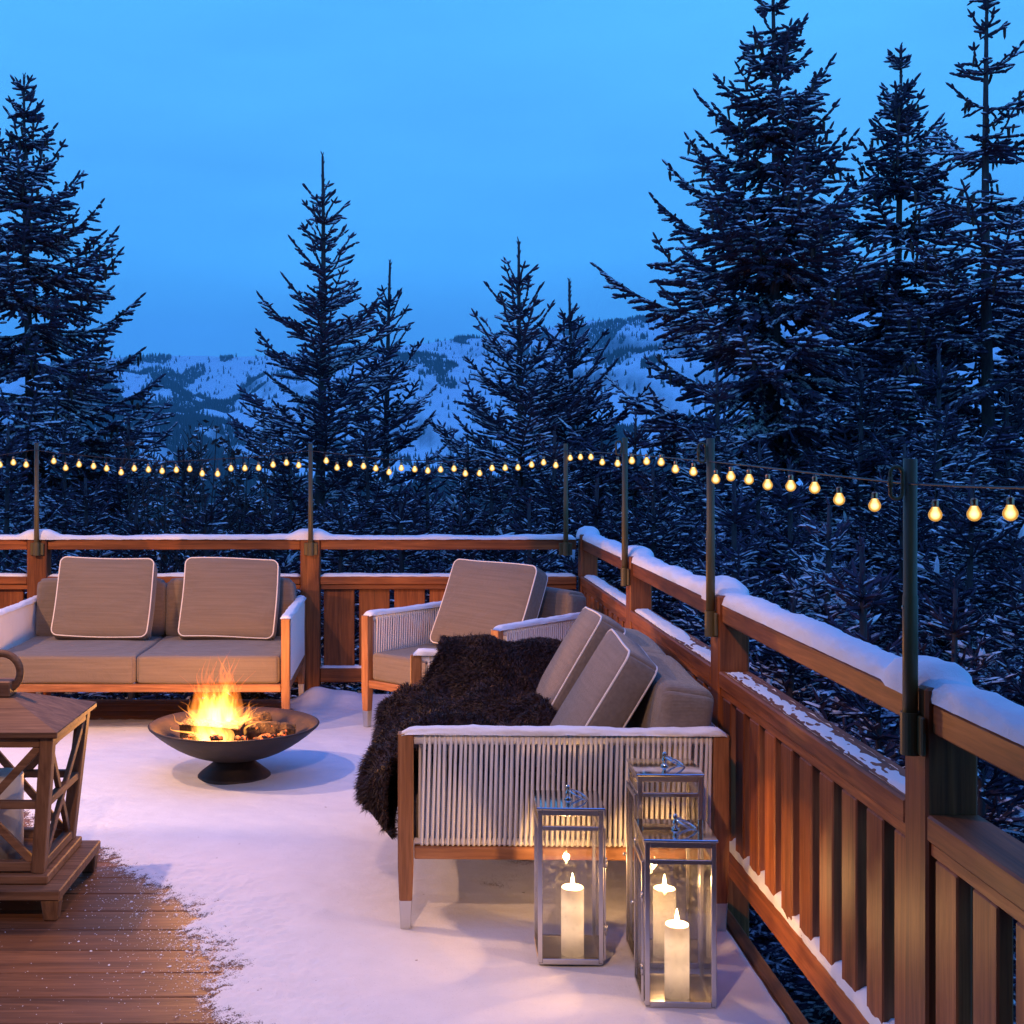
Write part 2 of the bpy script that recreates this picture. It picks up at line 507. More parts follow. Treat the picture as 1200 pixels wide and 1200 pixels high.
def emis(name, col, s, sampling='AUTO'):
    m = bpy.data.materials.new(name); m.use_nodes = True; t = m.node_tree; t.nodes.clear()
    o = nd(t, 'ShaderNodeOutputMaterial'); e = nd(t, 'ShaderNodeEmission')
    e.inputs[0].default_value = (*col, 1); e.inputs[1].default_value = s
    t.links.new(e.outputs[0], o.inputs[0])
    m.cycles.emission_sampling = sampling
    return m
CFLAME = emis('candle_flame', (1, .66, .28), 60, 'NONE')
POLE = mat('pole_paint', (.115, .085, .030), .45, .0)[0]
POLE_BAND = mat('pole_bolt', (.5, .5, .45), .3, 1)[0]
CABLE = mat('cable_rubber', (.03, .035, .04), .5)[0]
COPPER = mat('bulb_cap_copper', (.55, .25, .14), .3, 1)[0]
# bulb envelope: glowing tinted glass, hotter towards its middle
m = bpy.data.materials.new('bulb_glow'); m.use_nodes = True; t = m.node_tree; t.nodes.clear()
o = nd(t, 'ShaderNodeOutputMaterial'); lw = nd(t, 'ShaderNodeLayerWeight'); lw.inputs[0].default_value = .4
e = nd(t, 'ShaderNodeEmission')
t.links.new(rampn(t, lw.outputs['Facing'], [(.0, (1, .76, .33)), (.3, (1, .52, .10)), (.62, (1, .40, .05)), (.88, (1, .62, .28))]), e.inputs[0])
t.links.new(rampn(t, lw.outputs['Facing'], [(.0, (1, 1, 1)), (.3, (.36, .36, .36)), (.6, (.22, .22, .22)), (.88, (.55, .55, .55))]), nd(t, 'ShaderNodeMath', operation='MULTIPLY').inputs[0])
mm = [n for n in t.nodes if n.type == 'MATH'][-1]; mm.inputs[1].default_value = 2.4
t.links.new(mm.outputs[0], e.inputs[1])
t.links.new(e.outputs[0], o.inputs[0]); m.cycles.emission_sampling = 'NONE'
BULB = m
FILAMENT = emis('filament', (1, .85, .55), 14, 'NONE')
# flames: thin gas, adds its light to what is behind it
def flame_mat():
    m = bpy.data.materials.new('flame_gas'); m.use_nodes = True; t = m.node_tree; t.nodes.clear()
    o = nd(t, 'ShaderNodeOutputMaterial'); ad = nd(t, 'ShaderNodeAddShader'); tr = nd(t, 'ShaderNodeBsdfTransparent'); e = nd(t, 'ShaderNodeEmission')
    lw = nd(t, 'ShaderNodeLayerWeight'); lw.inputs[0].default_value = .5
    c = nd(t, 'ShaderNodeTexCoord'); s = nd(t, 'ShaderNodeSeparateXYZ'); t.links.new(c.outputs['Object'], s.inputs[0])
    z = mathn(t, 'DIVIDE', s.outputs[2], .44, True)
    t.links.new(rampn(t, z, [(0, (1, .46, .10)), (.25, (1, .52, .13)), (.6, (1, .33, .045)), (1, (1, .16, .02))]), e.inputs[0])
    f = mathn(t, 'SUBTRACT', 1.0, lw.outputs['Facing'], True)
    f = mathn(t, 'POWER', f, 2.2)
    st = rampn(t, z, [(0, (1, 1, 1)), (.3, (.8, .8, .8)), (.55, (.26, .26, .26)), (1, (.05, .05, .05))])
    n = rampn(t, noise(t, coords(t, (11, 11, 4)), 1.0, 4, .6), [(.32, (.12, .12, .12)), (.62, (1, 1, 1))])
    t.links.new(mathn(t, 'MULTIPLY', mathn(t, 'MULTIPLY', mathn(t, 'MULTIPLY', f, st), n), 4.6), e.inputs[1])
    t.links.new(tr.outputs[0], ad.inputs[0]); t.links.new(e.outputs[0], ad.inputs[1]); t.links.new(ad.outputs[0], o.inputs[0])
    m.cycles.emission_sampling = 'NONE'
    return m
FLAME = flame_mat()
m, t, b = mat('charred_log', (.05, .03, .02), .85)
n_ = noise(t, coords(t), 28, 5, .7)
t.links.new(rampn(t, n_, [(.3, (.012, .009, .008)), (.6, (.06, .033, .02)), (.75, (.16, .08, .04))]), b.inputs['Base Color'])
b.inputs['Emission Color'].default_value = (1, .16, .02, 1)
t.links.new(rampn(t, noise(t, coords(t), 45, 3), [(.66, (0, 0, 0)), (.74, (2.2, 2.2, 2.2))]), b.inputs['Emission Strength'])
bump(t, b, n_, .9, .02)
LOG = m
m, t, b = mat('embers', (.03, .02, .02), .9)
b.inputs['Emission Color'].default_value = (1, .15, .03, 1)
t.links.new(rampn(t, noise(t, coords(t), 40, 3), [(.5, (0, 0, 0)), (.66, (2.6, 2.6, 2.6))]), b.inputs['Emission Strength'])
EMBER = m

# tree materials
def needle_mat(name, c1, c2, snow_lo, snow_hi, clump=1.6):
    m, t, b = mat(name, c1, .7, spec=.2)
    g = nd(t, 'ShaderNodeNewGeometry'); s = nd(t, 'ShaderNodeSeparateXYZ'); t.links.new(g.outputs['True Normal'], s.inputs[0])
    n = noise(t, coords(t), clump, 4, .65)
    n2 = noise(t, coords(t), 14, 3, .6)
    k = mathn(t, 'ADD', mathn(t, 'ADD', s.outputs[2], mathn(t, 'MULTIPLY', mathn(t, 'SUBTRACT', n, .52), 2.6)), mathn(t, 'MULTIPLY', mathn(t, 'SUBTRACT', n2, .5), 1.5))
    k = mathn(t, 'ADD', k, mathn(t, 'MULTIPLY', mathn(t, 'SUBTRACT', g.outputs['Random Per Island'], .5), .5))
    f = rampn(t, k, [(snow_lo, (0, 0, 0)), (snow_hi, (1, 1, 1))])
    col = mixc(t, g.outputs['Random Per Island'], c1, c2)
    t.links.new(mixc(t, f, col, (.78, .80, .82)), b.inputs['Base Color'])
    return m
NEEDLE = needle_mat('spruce_needles', (.046, .042, .080), (.085, .052, .082), .58, .92, 1.3)  # bluish lift of the darks by flare is put into the needle colours
NEEDLE_D = needle_mat('spruce_needles_shaded', (.030, .028, .052), (.060, .038, .058), .70, 1.02, .9)  # darker, less snowy copy: shade of the low trees put into its colour
NEEDLE_S = needle_mat('spruce_needles_snowy', (.046, .042, .080), (.085, .052, .082), .54, .90, .8)
CONE = mat('spruce_cones', (.055, .026, .018), .8)[0]
m, t, b = mat('bark', (.05, .038, .032), .9)
bk = noise(t, coords(t, (10, 10, 3)), 3, 5)
t.links.new(rampn(t, bk, [(.35, (.03, .026, .034)), (.7, (.085, .065, .065))]), b.inputs['Base Color']); bump(t, b, bk, .6, .02)
BARK = m
m, t, b = mat('dry_leaves', (.10, .035, .03), .8)
g = nd(t, 'ShaderNodeNewGeometry'); s = nd(t, 'ShaderNodeSeparateXYZ'); t.links.new(g.outputs['True Normal'], s.inputs[0])
t.links.new(mixc(t, rampn(t, mathn(t, 'ADD', s.outputs[2], mathn(t, 'MULTIPLY', g.outputs['Random Per Island'], .5)), [(.8, (0, 0, 0)), (1.0, (1, 1, 1))]), (.085, .035, .032), (.75, .77, .8)), b.inputs['Base Color'])
LEAF = m
# ------------------------------------------------------------------ deck and its snow
D = 8.12          # inner face of the back railing
XR = 1.08         # inner face of the side railing
EDGE_Y = [3.0, 3.4, 3.7, 3.93, 4.1, 4.35, 4.6, 4.8, 5.0, 5.2, 5.6, 6.0, 6.3, 7.0, 8.2]
EDGE_X = [-.30, -.35, -.42, -.48, -.577, -.67, -.877, -.98, -1.18, -1.36, -1.62, -1.85, -2.15, -3.2, -5.0]

mb = MB()
w = .172; y = 1.9
k = 0
while y < 8.06:
    ww = min(w - .006, 8.06 - y)
    # boards butt at staggered joints
    xs = [-5.5, -2.9 + .9 * ((k * 37) % 5) / 5, 1.03]
    for a, c in zip(xs[:-1], xs[1:]):
        mb.box(((a + c) / 2, y + ww / 2, -.02 - .014), (c - a - .003, ww, .028), .003)
    y += w; k += 1
deck = mb.build('deck', DECK); tag(deck, kind='structure')
mb = MB()
mb.box((1.055, 4.7, -.12), (.045, 6.8, .2), .004)
mb.box((-2.2, 8.085, -.12), (6.6, .045, .2), .004)
for yy in (2.2, 3.9, 5.6, 7.3): mb.box((-2.2, yy, -.15), (6.4, .08, .19), .004)
o = mb.build('deck_beams', AGED['y']); tag(o, kind='structure')

def snow_height(X, Y):
    ex = np.interp(Y, EDGE_Y, EDGE_X)
    d = X - ex
    # only near edge has the slanted border: distance corrected by its slope
    d = d * .75 + .16 * (fbm(X * 5, Y * 5, 4) - .5) + .030 * (fbm(X * 26, Y * 22, 3) - .5)
    h = -.030 + .030 * sstep(-.34, .20, d)
    h += .012 * (fbm(X * 85 + 9, Y * 70, 2) - .5) * (1 - sstep(.05, .34, d))
    h += .003 * (fbm(X * 18, Y * 22, 3) - .5) * (1 - sstep(.05, .34, d))
    h += (fbm(X * 2.2, Y * 3.5, 4) - .5) * .018
    h += (fbm(X * 9 + 3, Y * 14, 3) - .5) * .006
    # sheltered boards below the sofas
    def patch(x0, x1, y0, y1, soft=.10):
        n = .10 * (fbm(X * 7, Y * 7, 3) - .5)
        return sstep(x0 - soft, x0 + soft, X + n) * (1 - sstep(x1 - soft, x1 + soft, X + n)) * sstep(y0 - soft, y0 + soft, Y + n) * (1 - sstep(y1 - soft, y1 + soft, Y + n))
    h -= (.026 + .020 * (fbm(X * 16, Y * 22, 4) - .5)) * patch(-2.5, -.72, 7.40, 8.2, .13)
    h -= (.0085 + .006 * (fbm(X * 6, Y * 6, 3) - .5)) * patch(.15, .98, 4.32, 5.5, .16)
    # drifts
    for px_, py_, r_, a in ((-.60, 8.0, .10, .06), (.25, 7.98, .5, .03), (-.42, 7.95, .15, .05), (.98, 6.3, .25, .02)):
        h += a * np.exp(-((X - px_) ** 2 + (Y - py_) ** 2) / r_ ** 2)
    # rim at the deck's edge falls off
    h -= .03 * sstep(1.0, 1.035, X)
    return h
xs = np.arange(-3.4, 1.036, .0105); ys = np.arange(2.75, 8.08, .0105)
Xg, Yg = np.meshgrid(xs, ys, indexing='ij')
H = snow_height(Xg, Yg)
nx, ny = Xg.shape
I = np.arange(nx * ny).reshape(nx, ny)
F = np.stack([I[:-1, :-1], I[1:, :-1], I[1:, 1:], I[:-1, 1:]], -1).reshape(-1, 4)
keep = (np.maximum.reduce([H[:-1, :-1], H[1:, :-1], H[1:, 1:], H[:-1, 1:]]) > -.028).reshape(-1)
F = F[keep]
o = np_mesh('snow', np.stack([Xg, Yg, H], -1).reshape(-1, 3), F, SNOW, smooth=True)
tag(o, kind='structure')
# loose crumbs of snow lying on the bare boards
rs = np.random.RandomState(5)
cv, cf = [], []
cnt = 0
while cnt < 7000:
    yy = rs.uniform(2.9, 6.2); ex = np.interp(yy, EDGE_Y, EDGE_X)
    xx = ex + .06 - abs(rs.normal(0, .20)) - (rs.rand() < .12) * rs.rand() * 1.2
    if fbm(np.array([xx * 4.]), np.array([yy * 4.]))[0] < .48 and rs.rand() < .75: continue
    r_ = rs.uniform(.0007, .0024) * (1 if rs.rand() < .95 else 2.4)
    a = rs.rand(6) * .5 + .7
    P = [(r_ * a[q] * math.cos(q * math.pi / 3), r_ * 1.2 * a[q] * math.sin(q * math.pi / 3), 0) for q in range(6)] + [(0, 0, r_ * .7)]
    cv += [(p[0] + xx, p[1] + yy, p[2] - .0198) for p in P]
    cf += [(cnt * 7 + q, cnt * 7 + (q + 1) % 6, cnt * 7 + 6) for q in range(6)]
    cnt += 1
o = np_mesh('snow_crumbs', cv, cf, SNOWC, smooth=True); tag(o, kind='stuff', label='loose crumbs of snow scattered on the bare boards', cat='snow')

# chalet corner just outside the frame: it hides the wall lamp from the near deck
mb = MB()
for k in range(24): mb.box((-4.4, 5.20, .09 + k * .17), (3.3, .20, .165), .006)
hw = mb.build('unseen_house_wall', RAIL['x'])
mb = MB()  # unseen facade and eaves, added to cut the sky light on the deck
for k in range(30): mb.box((-1.5, -1.6, .09 + k * .17), (9.0, .12, .165), .006)
h2 = mb.build('unseen_house_wall', RAIL['x']); tag(h2, 'unseen timber facade of the chalet behind the viewer, added to block sky light', 'wall', kind='structure')
mb = MB(); mb.box((-1.5, -.1, 3.5), (9.0, 3.6, .12), .01); mb.box((-4.4, 4.3, 3.6), (3.2, 5.2, .12), .01)
h3 = mb.build('unseen_house_roof', RAIL['x']); tag(h3, 'unseen broad timber eaves over the near deck, added to block sky light', 'roof', kind='structure'); tag(hw, 'stained timber wall of the chalet left of the deck', 'wall', kind='structure')

# ------------------------------------------------------------------ railings
def snow_sweep(p0, p1, bumps, w0=.105, h0=.042, seed=0, thr=None):
    """rounded bank of snow along a rail, higher and wider on the posts. bumps: distances of the posts"""
    p0, p1 = Vector(p0), Vector(p1); d = p1 - p0; L_ = d.length; d.normalize(); s = Vector((0, 0, 1)).cross(d)
    n = int(L_ / .022); m = 15
    V = []; sv = np.linspace(0, L_, n)
    for i, a in enumerate(sv):
        bmp = max([0] + [float(1 - sstep(.05, .15, abs(a - q))) for q in bumps])
        nz = float(fbm(np.array([a * 4 + seed]), np.array([seed * 3.1]), 4)[0]) - .5
        end = float(sstep(0, .03, a)) * float(sstep(0, .03, L_ - a))
        hh = (h0 * (1 + .9 * nz) + bmp * .036) * (.15 + .85 * end)
        ww = (w0 + bmp * .045) * (1 + .10 * nz) * (.9 + .1 * end)
        if thr is not None:
            q = float(fbm(np.array([a * 1.7 + seed * 3]), np.array([2.2]), 3)[0]); hh *= float(sstep(thr - .08, thr + .08, q))
        base = 0.0
        for j in range(m):
            t_ = math.pi * j / (m - 1)
            cx = math.cos(t_); sz = math.sin(t_)
            jt = (float(vnoise(np.array([a * 22 + seed]), np.array([j * .9]))[0]) - .5) * .006 + (float(vnoise(np.array([a * 70 + seed]), np.array([j * 1.7]))[0]) - .5) * .006
            off = math.copysign(abs(cx) ** .8, cx) * (ww / 2 + jt)
            z = base + hh * max(sz, 0) ** .55 - (.008 if 0 < j < m - 1 else .0) * (1 - sz) + jt * .6
            V.append(p0 + d * a + s * off + Vector((0, 0, z)))
    F = []
    for i in range(n - 1):
        for j in range(m - 1):
            F.append((i * m + j, i * m + j + 1, (i + 1) * m + j + 1, (i + 1) * m + j))
    mb = MB(); mb.add([tuple(v) for v in V], F + [tuple(range(m))[::-1], tuple((n - 1) * m + j for j in range(m))])
    return mb

# back railing
PXS = [-3.80, -2.07 - .30, -.64, .98 + .145]      # post centres along x
PXS = [-4.10, -2.372, -.637]
br = empty('deck_railing', (0, D, 0), 0, 'snow-topped timber railing with wide flat boards across the far side of the deck', 'railing')
for x in PXS:
    mb = MB(); mb.box((x, .06, .42), (.124, .12, 1.2), .006); mb.build('post', RAIL['z'], br)
CX = 1.13   # corner post centre
spans = [(PXS[0], PXS[1]), (PXS[1], PXS[2]), (PXS[2], CX - .012)]
for a, c in spans:
    a2, c2 = a + .062, c - .062
    cx, ln = (a2 + c2) / 2, c2 - a2 - .002
    mb = MB(); mb.box((cx, .062, .956), (ln, .085, .064), .005); mb.build('top_rail', RAIL['x'], br)
    mb = MB(); mb.box((cx, .058, .728), (ln, .10, .050), .005); mb.box((cx, .064, .6865), (ln, .088, .031), .003); mb.build('middle_rail', RAIL['x'], br)
    mb = MB(); mb.box((cx, .062, .125), (ln, .09, .09), .005); mb.build('bottom_rail', RAIL['x'], br)
    wide = c > -2.0
    wd, gp = (.196, .029)
    n = int((ln + gp) / (wd + gp)); x0 = a2 + .022
    if c > 0: x0 = a2 + .022
    for k in range(n + 1):
        l, r_ = x0 + k * (wd + gp), x0 + k * (wd + gp) + wd
        if r_ > c2 - .01:
            r_ = c2 - .02
            if r_ - l < .05: break
        mb = MB(); mb.box(((l + r_) / 2, .064, .4205), (r_ - l, .028, .499), .004); mb.build('board', RAIL['z'], br)
    mb = snow_sweep((cx - ln / 2, .062, .754), (cx + ln / 2, .062, .754), [], .10, .016, 3 + a); mb.build('snow_strip', SNOWC, br, True)
    mb = snow_sweep((cx - ln / 2, .062, .171), (cx + ln / 2, .062, .171), [], .085, .014, 5 + a); mb.build('snow_strip', SNOWC, br, True)
mb = snow_sweep((-4.3, .062, .989), (CX - .075, .062, .989), [x + 4.3 for x in PXS], .105, .028, 1)
mb.build('snow_bank', SNOWC, br, True)

# side railing (runs towards the camera); local x = distance from the corner, root turned -90 degrees
PYS = [8.19, 6.36, 4.55, 2.74, .93]
sr = empty('deck_railing', (XR, D + .07, 0), R(-90), 'timber railing with narrow boards and thick snow, running down the right side', 'railing')
# local (a, b): world x = XR + b, world y = D+.07 - a
for yv in PYS:
    mb = MB(); mb.box((D + .07 - yv, .055, .40), (.12, .11, 1.24), .006); mb.build('post', RAIL['z'], sr)
for ya, yb in zip(PYS[:-1], PYS[1:]):
    a2, c2 = D + .07 - ya + .06, D + .07 - yb - .06
    cx, ln = (a2 + c2) / 2, c2 - a2 - .002
    mb = MB(); mb.box((cx, .055, .956), (ln, .085, .064), .005); mb.build('top_rail', RAIL['x'], sr)
    mb = MB(); mb.box((cx, .056, .728), (ln, .112, .056), .005); mb.box((cx, .056, .684), (ln, .094, .030), .003); mb.build('middle_rail', RAIL['x'], sr)
    mb = MB(); mb.box((cx, .055, .12), (ln, .10, .09), .005); mb.build('bottom_rail', RAIL['x'], sr)
    l = a2 + .02
    while l + .05 < c2:
        r_ = min(l + .106, c2 - .01)
        mb = MB(); mb.box(((l + r_) / 2, .026, .417), (r_ - l, .032, .502), .004); mb.build('board', RAIL['z'], sr)
        l += .176
    if yb > 2: mb = snow_sweep((cx - ln / 2 + .03, .052, .757), (cx + ln / 2, .052, .757), [], .075, .016, 8 + ya, thr=.52 if yb < 4 else .40); mb.build('snow_strip', SNOWC, sr, True)
    mb = snow_sweep((cx - ln / 2, .055, .166), (cx + ln / 2, .055, .166), [], .100, .044, 2 + ya); mb.build('snow_strip', SNOWC, sr, True)
mb = snow_sweep((-.09, .063, .989), (7.6, .063, .989), [D + .07 - y for y in PYS], .104, .042, 7)
mb.build('snow_bank', SNOWC, sr, True)

# ------------------------------------------------------------------ light poles on the railings
def pole(x, y, z0, z1, side, label, hook=True, r=.0155):
    g = empty('light_pole', (x, y, z0), 0, label, 'light pole', 'light poles clamped to the railing')
    h = z1 - z0
    mb = MB(); mb.lathe([(.001, -.02), (r * 1.02, -.02), (r * 1.02, h * .5), (r * .92, h * .5 + .003), (r * .92, h), (r * .80, h + .001), (.001, h - .002)], 20); mb.build('tube', POLE, g, True)
    mb = MB()
    if side == 'back':
        mb.lathe([(r * 1.05, -.035), (r * 1.32, -.035), (r * 1.32, .048), (r * 1.05, .048)], 20)
        mb.box((-.026, .012, .005), (.032, .012, .078), .003); mb.box((.026, .012, .005), (.032, .012, .078), .003)
    else:
        mb.lathe([(r * 1.05, -.045), (r * 1.32, -.045), (r * 1.32, .045), (r * 1.05, .045)], 20)
        mb.box((.012, -.026, 0), (.010, .034, .082), .003); mb.box((.012, .026, 0), (.010, .034, .082), .003)
    mb.build('bracket', POLE, g, False)
    for sx in (-1, 1):
        mb = MB(); mb.lathe([(.001, 0), (.0035, .0), (.0035, .002), (.001, .003)], 8, M=Matrix.Translation((sx * r, 0, h * .46)) @ Matrix.Rotation(sx * math.pi / 2, 4, 'Y'))
        mb.build('bolt', POLE_BAND, g)
    if hook:
        mb = MB(); pts = []
        for k in range(24):
            a = 2 * math.pi * k / 24
            pts.append((-r - .016 + .013 * math.cos(a), -.006, h - .05 + (.020 if math.sin(a) >= 0 else -.020) + .014 * math.sin(a)))
        mb.tube(pts, .0042, 8, True)
        mb.lathe([(.001, 0), (.0055, 0), (.0055, .022), (.001, .022)], 10, M=Matrix.Translation((-r - .029, -.006, h - .06)))
        mb.build('carabiner', POLE, g, True)
    return g
pp = at(43, 519, D - .02); pole(pp.x, D - .022, .925, pp.z, 'back', 'dark pole on the railing post behind the left end of the loveseat with two pillows', False)
pp = at(364, 520, D - .02); pole(pp.x, D - .022, .925, pp.z, 'back', 'dark pole on the post between the two-pillow loveseat and the armchair', False)
pp = at(663, 520, D - .02); pole(pp.x, D - .022, .925, pp.z, 'back', 'dark pole on the far railing beside the corner post', False)
for px_, top, y, lab in ((736, 513, 6.34, 'dark pole with a loop on the first side railing post from the corner'),
                         (836, 514, 4.53, 'dark pole with a loop on the second side railing post from the corner'),
                         (1073, 538, 2.72, 'nearest and largest dark pole, on the post at the right')):
    pp = at(px_, top, y); pole(XR - .018, y, .918, pp.z, 'side', lab)

# ------------------------------------------------------------------ string lights
BB = []
for x, y in [(0,195),(47,187),(92,195),(189,182),(231,206),(278,194),(329,200),(375,208),(426,222),(472,208),(522,212),(570,217),(620,213),(667,210),(711,226),(765,227),(812,208),(861,207),(909,206),(960,195),(1007,188),(1050,197),(1147,181),(1185,205)]:
    BB.append((x / 3, 480 + y / 3))
for x, y in [(90,192),(138,200),(181,208),(228,221),(271,207),(318,211),(364,216),(409,212),(456,209),(496,226),(546,225),(590,207),(636,206),(681,205),(729,195),(771,187),(814,197)]:
    BB.append((380 + x / 3, 480 + y / 3))
SB = []
for x, y in [(273,228),(321,224),(370,224),(423,248),(495,254),(562,241),(631,244),(699,248),(766,281),(850,293),(955,328),(1026,315)]:
    SB.append((600 + x / 4, 480 + y / 4))
for x, y in [(83,247),(149,266),(230,270),(314,277),(400,317),(525,338),(738,370),(875,368),(1002,366)]:
    SB.append((850 + x / 3, 480 + y / 3))
def cable_y(px_):
    return float(np.interp(px_, [-10, 40, 60, 120, 200, 290, 362, 400, 450, 530, 600, 663, 735, 835, 900, 983, 1067, 1130, 1200, 1230],
                           [535, 527, 530, 536, 541, 536, 528, 532, 538, 541, 537, 528, 532, 541, 548, 558, 567, 570, 572, 573]))
st = empty('string_light', (0, D - .05, 1.5), 0, 'string of glowing filament bulbs on a thin cable along both railings', 'string lights')
org = Vector((0, D - .05, 1.5))
pts = [at(x, cable_y(x), D - .05) - org for x in range(-12, 660, 6)]
XS_ = XR - .025
side_y = lambda px_: 1500 * XS_ / (px_ - 481)
pts += [Vector((at(x, cable_y(x), min(side_y(x), D - .05)))) - org for x in range(664, 1226, 6)]
mb = MB(); mb.tube(pts, .0028, 6)
BS = []
for x, y in BB: BS.append((at(x, y, D - .05), at(x, cable_y(x), D - .05), 1.0))
for x, y in SB:
    yy = min(side_y(x), D - .05)
    BS.append((at(x, y, yy), at(x, cable_y(x), yy), np.interp(yy, [2.2, 4, 8], [.74, .84, .95])))
for p, q, s_ in BS:
    mb.tube([q - org, p - org + Vector((0, 0, .026))], .0011, 5)
mb.build('cable', CABLE, st, True)
def bulb_mesh():
    mb = MB(); r = .0175
    prof = [(.0005, -r)] + [(r * math.cos(R(a)), r * math.sin(R(a))) for a in (-72, -54, -36, -18, 0, 18, 36)] + [(.0105, .0165), (.0082, .021), (.0080, .0225)]
    mb.lathe(prof, 18); return mb
first = None
for i, (p, q, s_) in enumerate(BS):
    if first is None:
        b_ = bulb_mesh().build('bulb', BULB, st, True); mb = MB(); mb.lathe([(.0085, .021), (.0088, .036), (.006, .040), (.0005, .041)], 12); c_ = mb.build('bulb_cap', COPPER, b_, True)
        first = b_
    else:
        b_ = first.copy(); COL.objects.link(b_); b_.parent = st
        c_ = first.children[0].copy(); COL.objects.link(c_); c_.parent = b_
    b_.location = p - org; b_.scale = (s_,) * 3
# ------------------------------------------------------------------ rope-armed seats
def rope_panel(mb, P0, P1, z0, z1, off, side_v, n, r=.0054, slant=0.5):
    """ropes between a lower and an upper rail: outer and inner layer. P0,P1 ends (x,y); side_v = unit vector across"""
    P0, P1, sv = Vector((*P0, 0)), Vector((*P1, 0)), Vector((*side_v, 0))
    d = (P1 - P0); L_ = d.length; d.normalize()
    rnd = random.Random(n)
    for k in range(n):
        for lay, sg in ((0, -1), (1, 1)):
            a = (k + .5 + .5 * lay) * L_ / (n + .5)
            j = rnd.uniform(-.0025, .0025); a2 = a + j + (slant * L_ / n if lay else 0)
            o0 = P0 + d * a + sv * sg * off; o1 = P0 + d * min(a2, L_ - .003) + sv * sg * off
            pts = [P0 + d * a + Vector((0, 0, z0 - .004)), o0 + Vector((0, 0, z0 + .012)), (o0 * .5 + o1 * .5) + Vector((0, 0, (z0 + z1) / 2)) - sv * sg * .002, o1 + Vector((0, 0, z1 - .03)),
                   o1 * .92 + (P0 + d * a2) * .08 + Vector((0, 0, z1 - .008)), P0 + d * a2 + Vector((0, 0, z1 + .006))]
            mb.tube(pts, r, 5, caps=False)

def arm_snow(L_, w_, h_, seed):
    mb = snow_sweep((0, 0, 0), (L_, 0, 0), [], w_, h_, seed); return mb

def seat(name, label, cat, Wd, Dp, loc, rz, ncush, nrope, group=None, seed=0):
    g = empty(name, loc, rz, label, cat, group)
    hx = Wd / 2; f = -Dp / 2; bk = Dp / 2
    zt = .625
    for sx in (-1, 1):
        for sy in (-1, 1):
            x = sx * (hx - .024); y = sy * (Dp / 2 - .025)
            mb = MB()
            # one post, straight down to the frame, then tapering
            c_ = .0035; V = []; F = []
            for z, a, b_ in ((.09, .0195, .020), (.10, .0205, .021), (.20, .0238, .0248), (.225, .024, .025), (zt - .003, .024, .025), (zt, .0225, .0235)):
                for px_, py_ in ((1, 1), (-1, 1), (-1, -1), (1, -1)):
                    V += [(x + px_ * (a - (c_ if (px_ * py_ > 0) else 0)), y + py_ * (b_ - (0 if (px_ * py_ > 0) else c_)), z), (x + px_ * (a - (0 if (px_ * py_ > 0) else c_)), y + py_ * (b_ - (c_ if (px_ * py_ > 0) else 0)), z)]
            # order each ring by angle
            RV = []
            for r0 in range(6):
                ring = sorted(V[r0 * 8:r0 * 8 + 8], key=lambda p: math.atan2(p[1] - y, p[0] - x)); RV += ring
            for r0 in range(5):
                for q in range(8): F.append((r0 * 8 + q, r0 * 8 + (q + 1) % 8, (r0 + 1) * 8 + (q + 1) % 8, (r0 + 1) * 8 + q))
            F += [tuple(range(8))[::-1], tuple(range(40, 48))]
            mb.add(RV, F)
            leg = mb.build('leg', TEAK['z'], g)
            mb = MB(); mb.box((x, y, .0475), (.0405, .042, .095), .003, taper=.78)
            mb.build('leg_tip', LEGTIP, leg)
    # seat frame
    mb = MB()
    mb.box((0, f + .025, .245), (Wd - .10, .040, .042), .004); mb.box((0, bk - .025, .245), (Wd - .10, .040, .042), .004)
    mb.build('seat_frame', TEAK['x'], g)
    for sx in (-1, 1):
        mb = MB(); mb.box((sx * (hx - .024), 0, .245), (.038, Dp - .104, .040), .004); mb.build('side_rail', TEAK['y'], g)
    mb = MB(); mb.box((0, 0, .252), (.03, Dp - .1, .022), .003); mb.build('cross_rail', TEAK['y'], g)
    # arms
    for sx in (-1, 1):
        x = sx * (hx - .024)
        mb = MB()
        mb.tube([(x, f + .052, zt - .018), (x, bk - .052, zt - .018)], .019, 10)
        rope_panel(mb, (x, f + .060), (x, bk - .056), .268, zt - .002, .019, (1, 0), nrope)
        mb.tube([(x, f + .052, .278), (x, bk - .052, .278)], .011, 8)
        mb.build('arm_ropes', ROPE, g, True)
        mbs = arm_snow(Dp - .02, .062, .022, seed + sx * 3 + 5)
        o = mbs.build('arm_snow', SNOWC, g, True); o.location = (x, f + .012, zt - .001); o.rotation_euler = (0, 0, math.pi / 2)
    # rope back
    mb = MB()
    mb.tube([(-hx + .05, bk - .025, zt - .018), (hx - .05, bk - .025, zt - .018)], .019, 10)
    rope_panel(mb, (-hx + .06, bk - .025), (hx - .06, bk - .025), .268, zt - .002, .017, (0, 1), int(nrope * Wd / Dp))
    mb.build('back_ropes', ROPE, g, True)
    # cushions
    iw = Wd - .10; cw = iw / ncush
    for k in range(ncush):
        cxx = -iw / 2 + cw * (k + .5)
        mb, seam = cushion_mb(cw - .006, Dp - .20, .15, .02, .012, seed + k, M=Matrix.Translation((cxx, f + .012 + (Dp - .20), .268)) @ Matrix.Rotation(math.pi / 2, 4, 'X'), corner=.03)
        mb.build('seat_cushion', FABRIC, g, True)
        # leaning back cushion
        Mx = Matrix.Translation((cxx, bk - .250, .405)) @ Matrix.Rotation(R(-9), 4, 'X')
        mb, seam = cushion_mb(cw - .01, .375, .165, .03, .015, seed + 7 + k, M=Mx, corner=.05)
        mb.build('back_cushion', FABRIC, g, True)
    return g

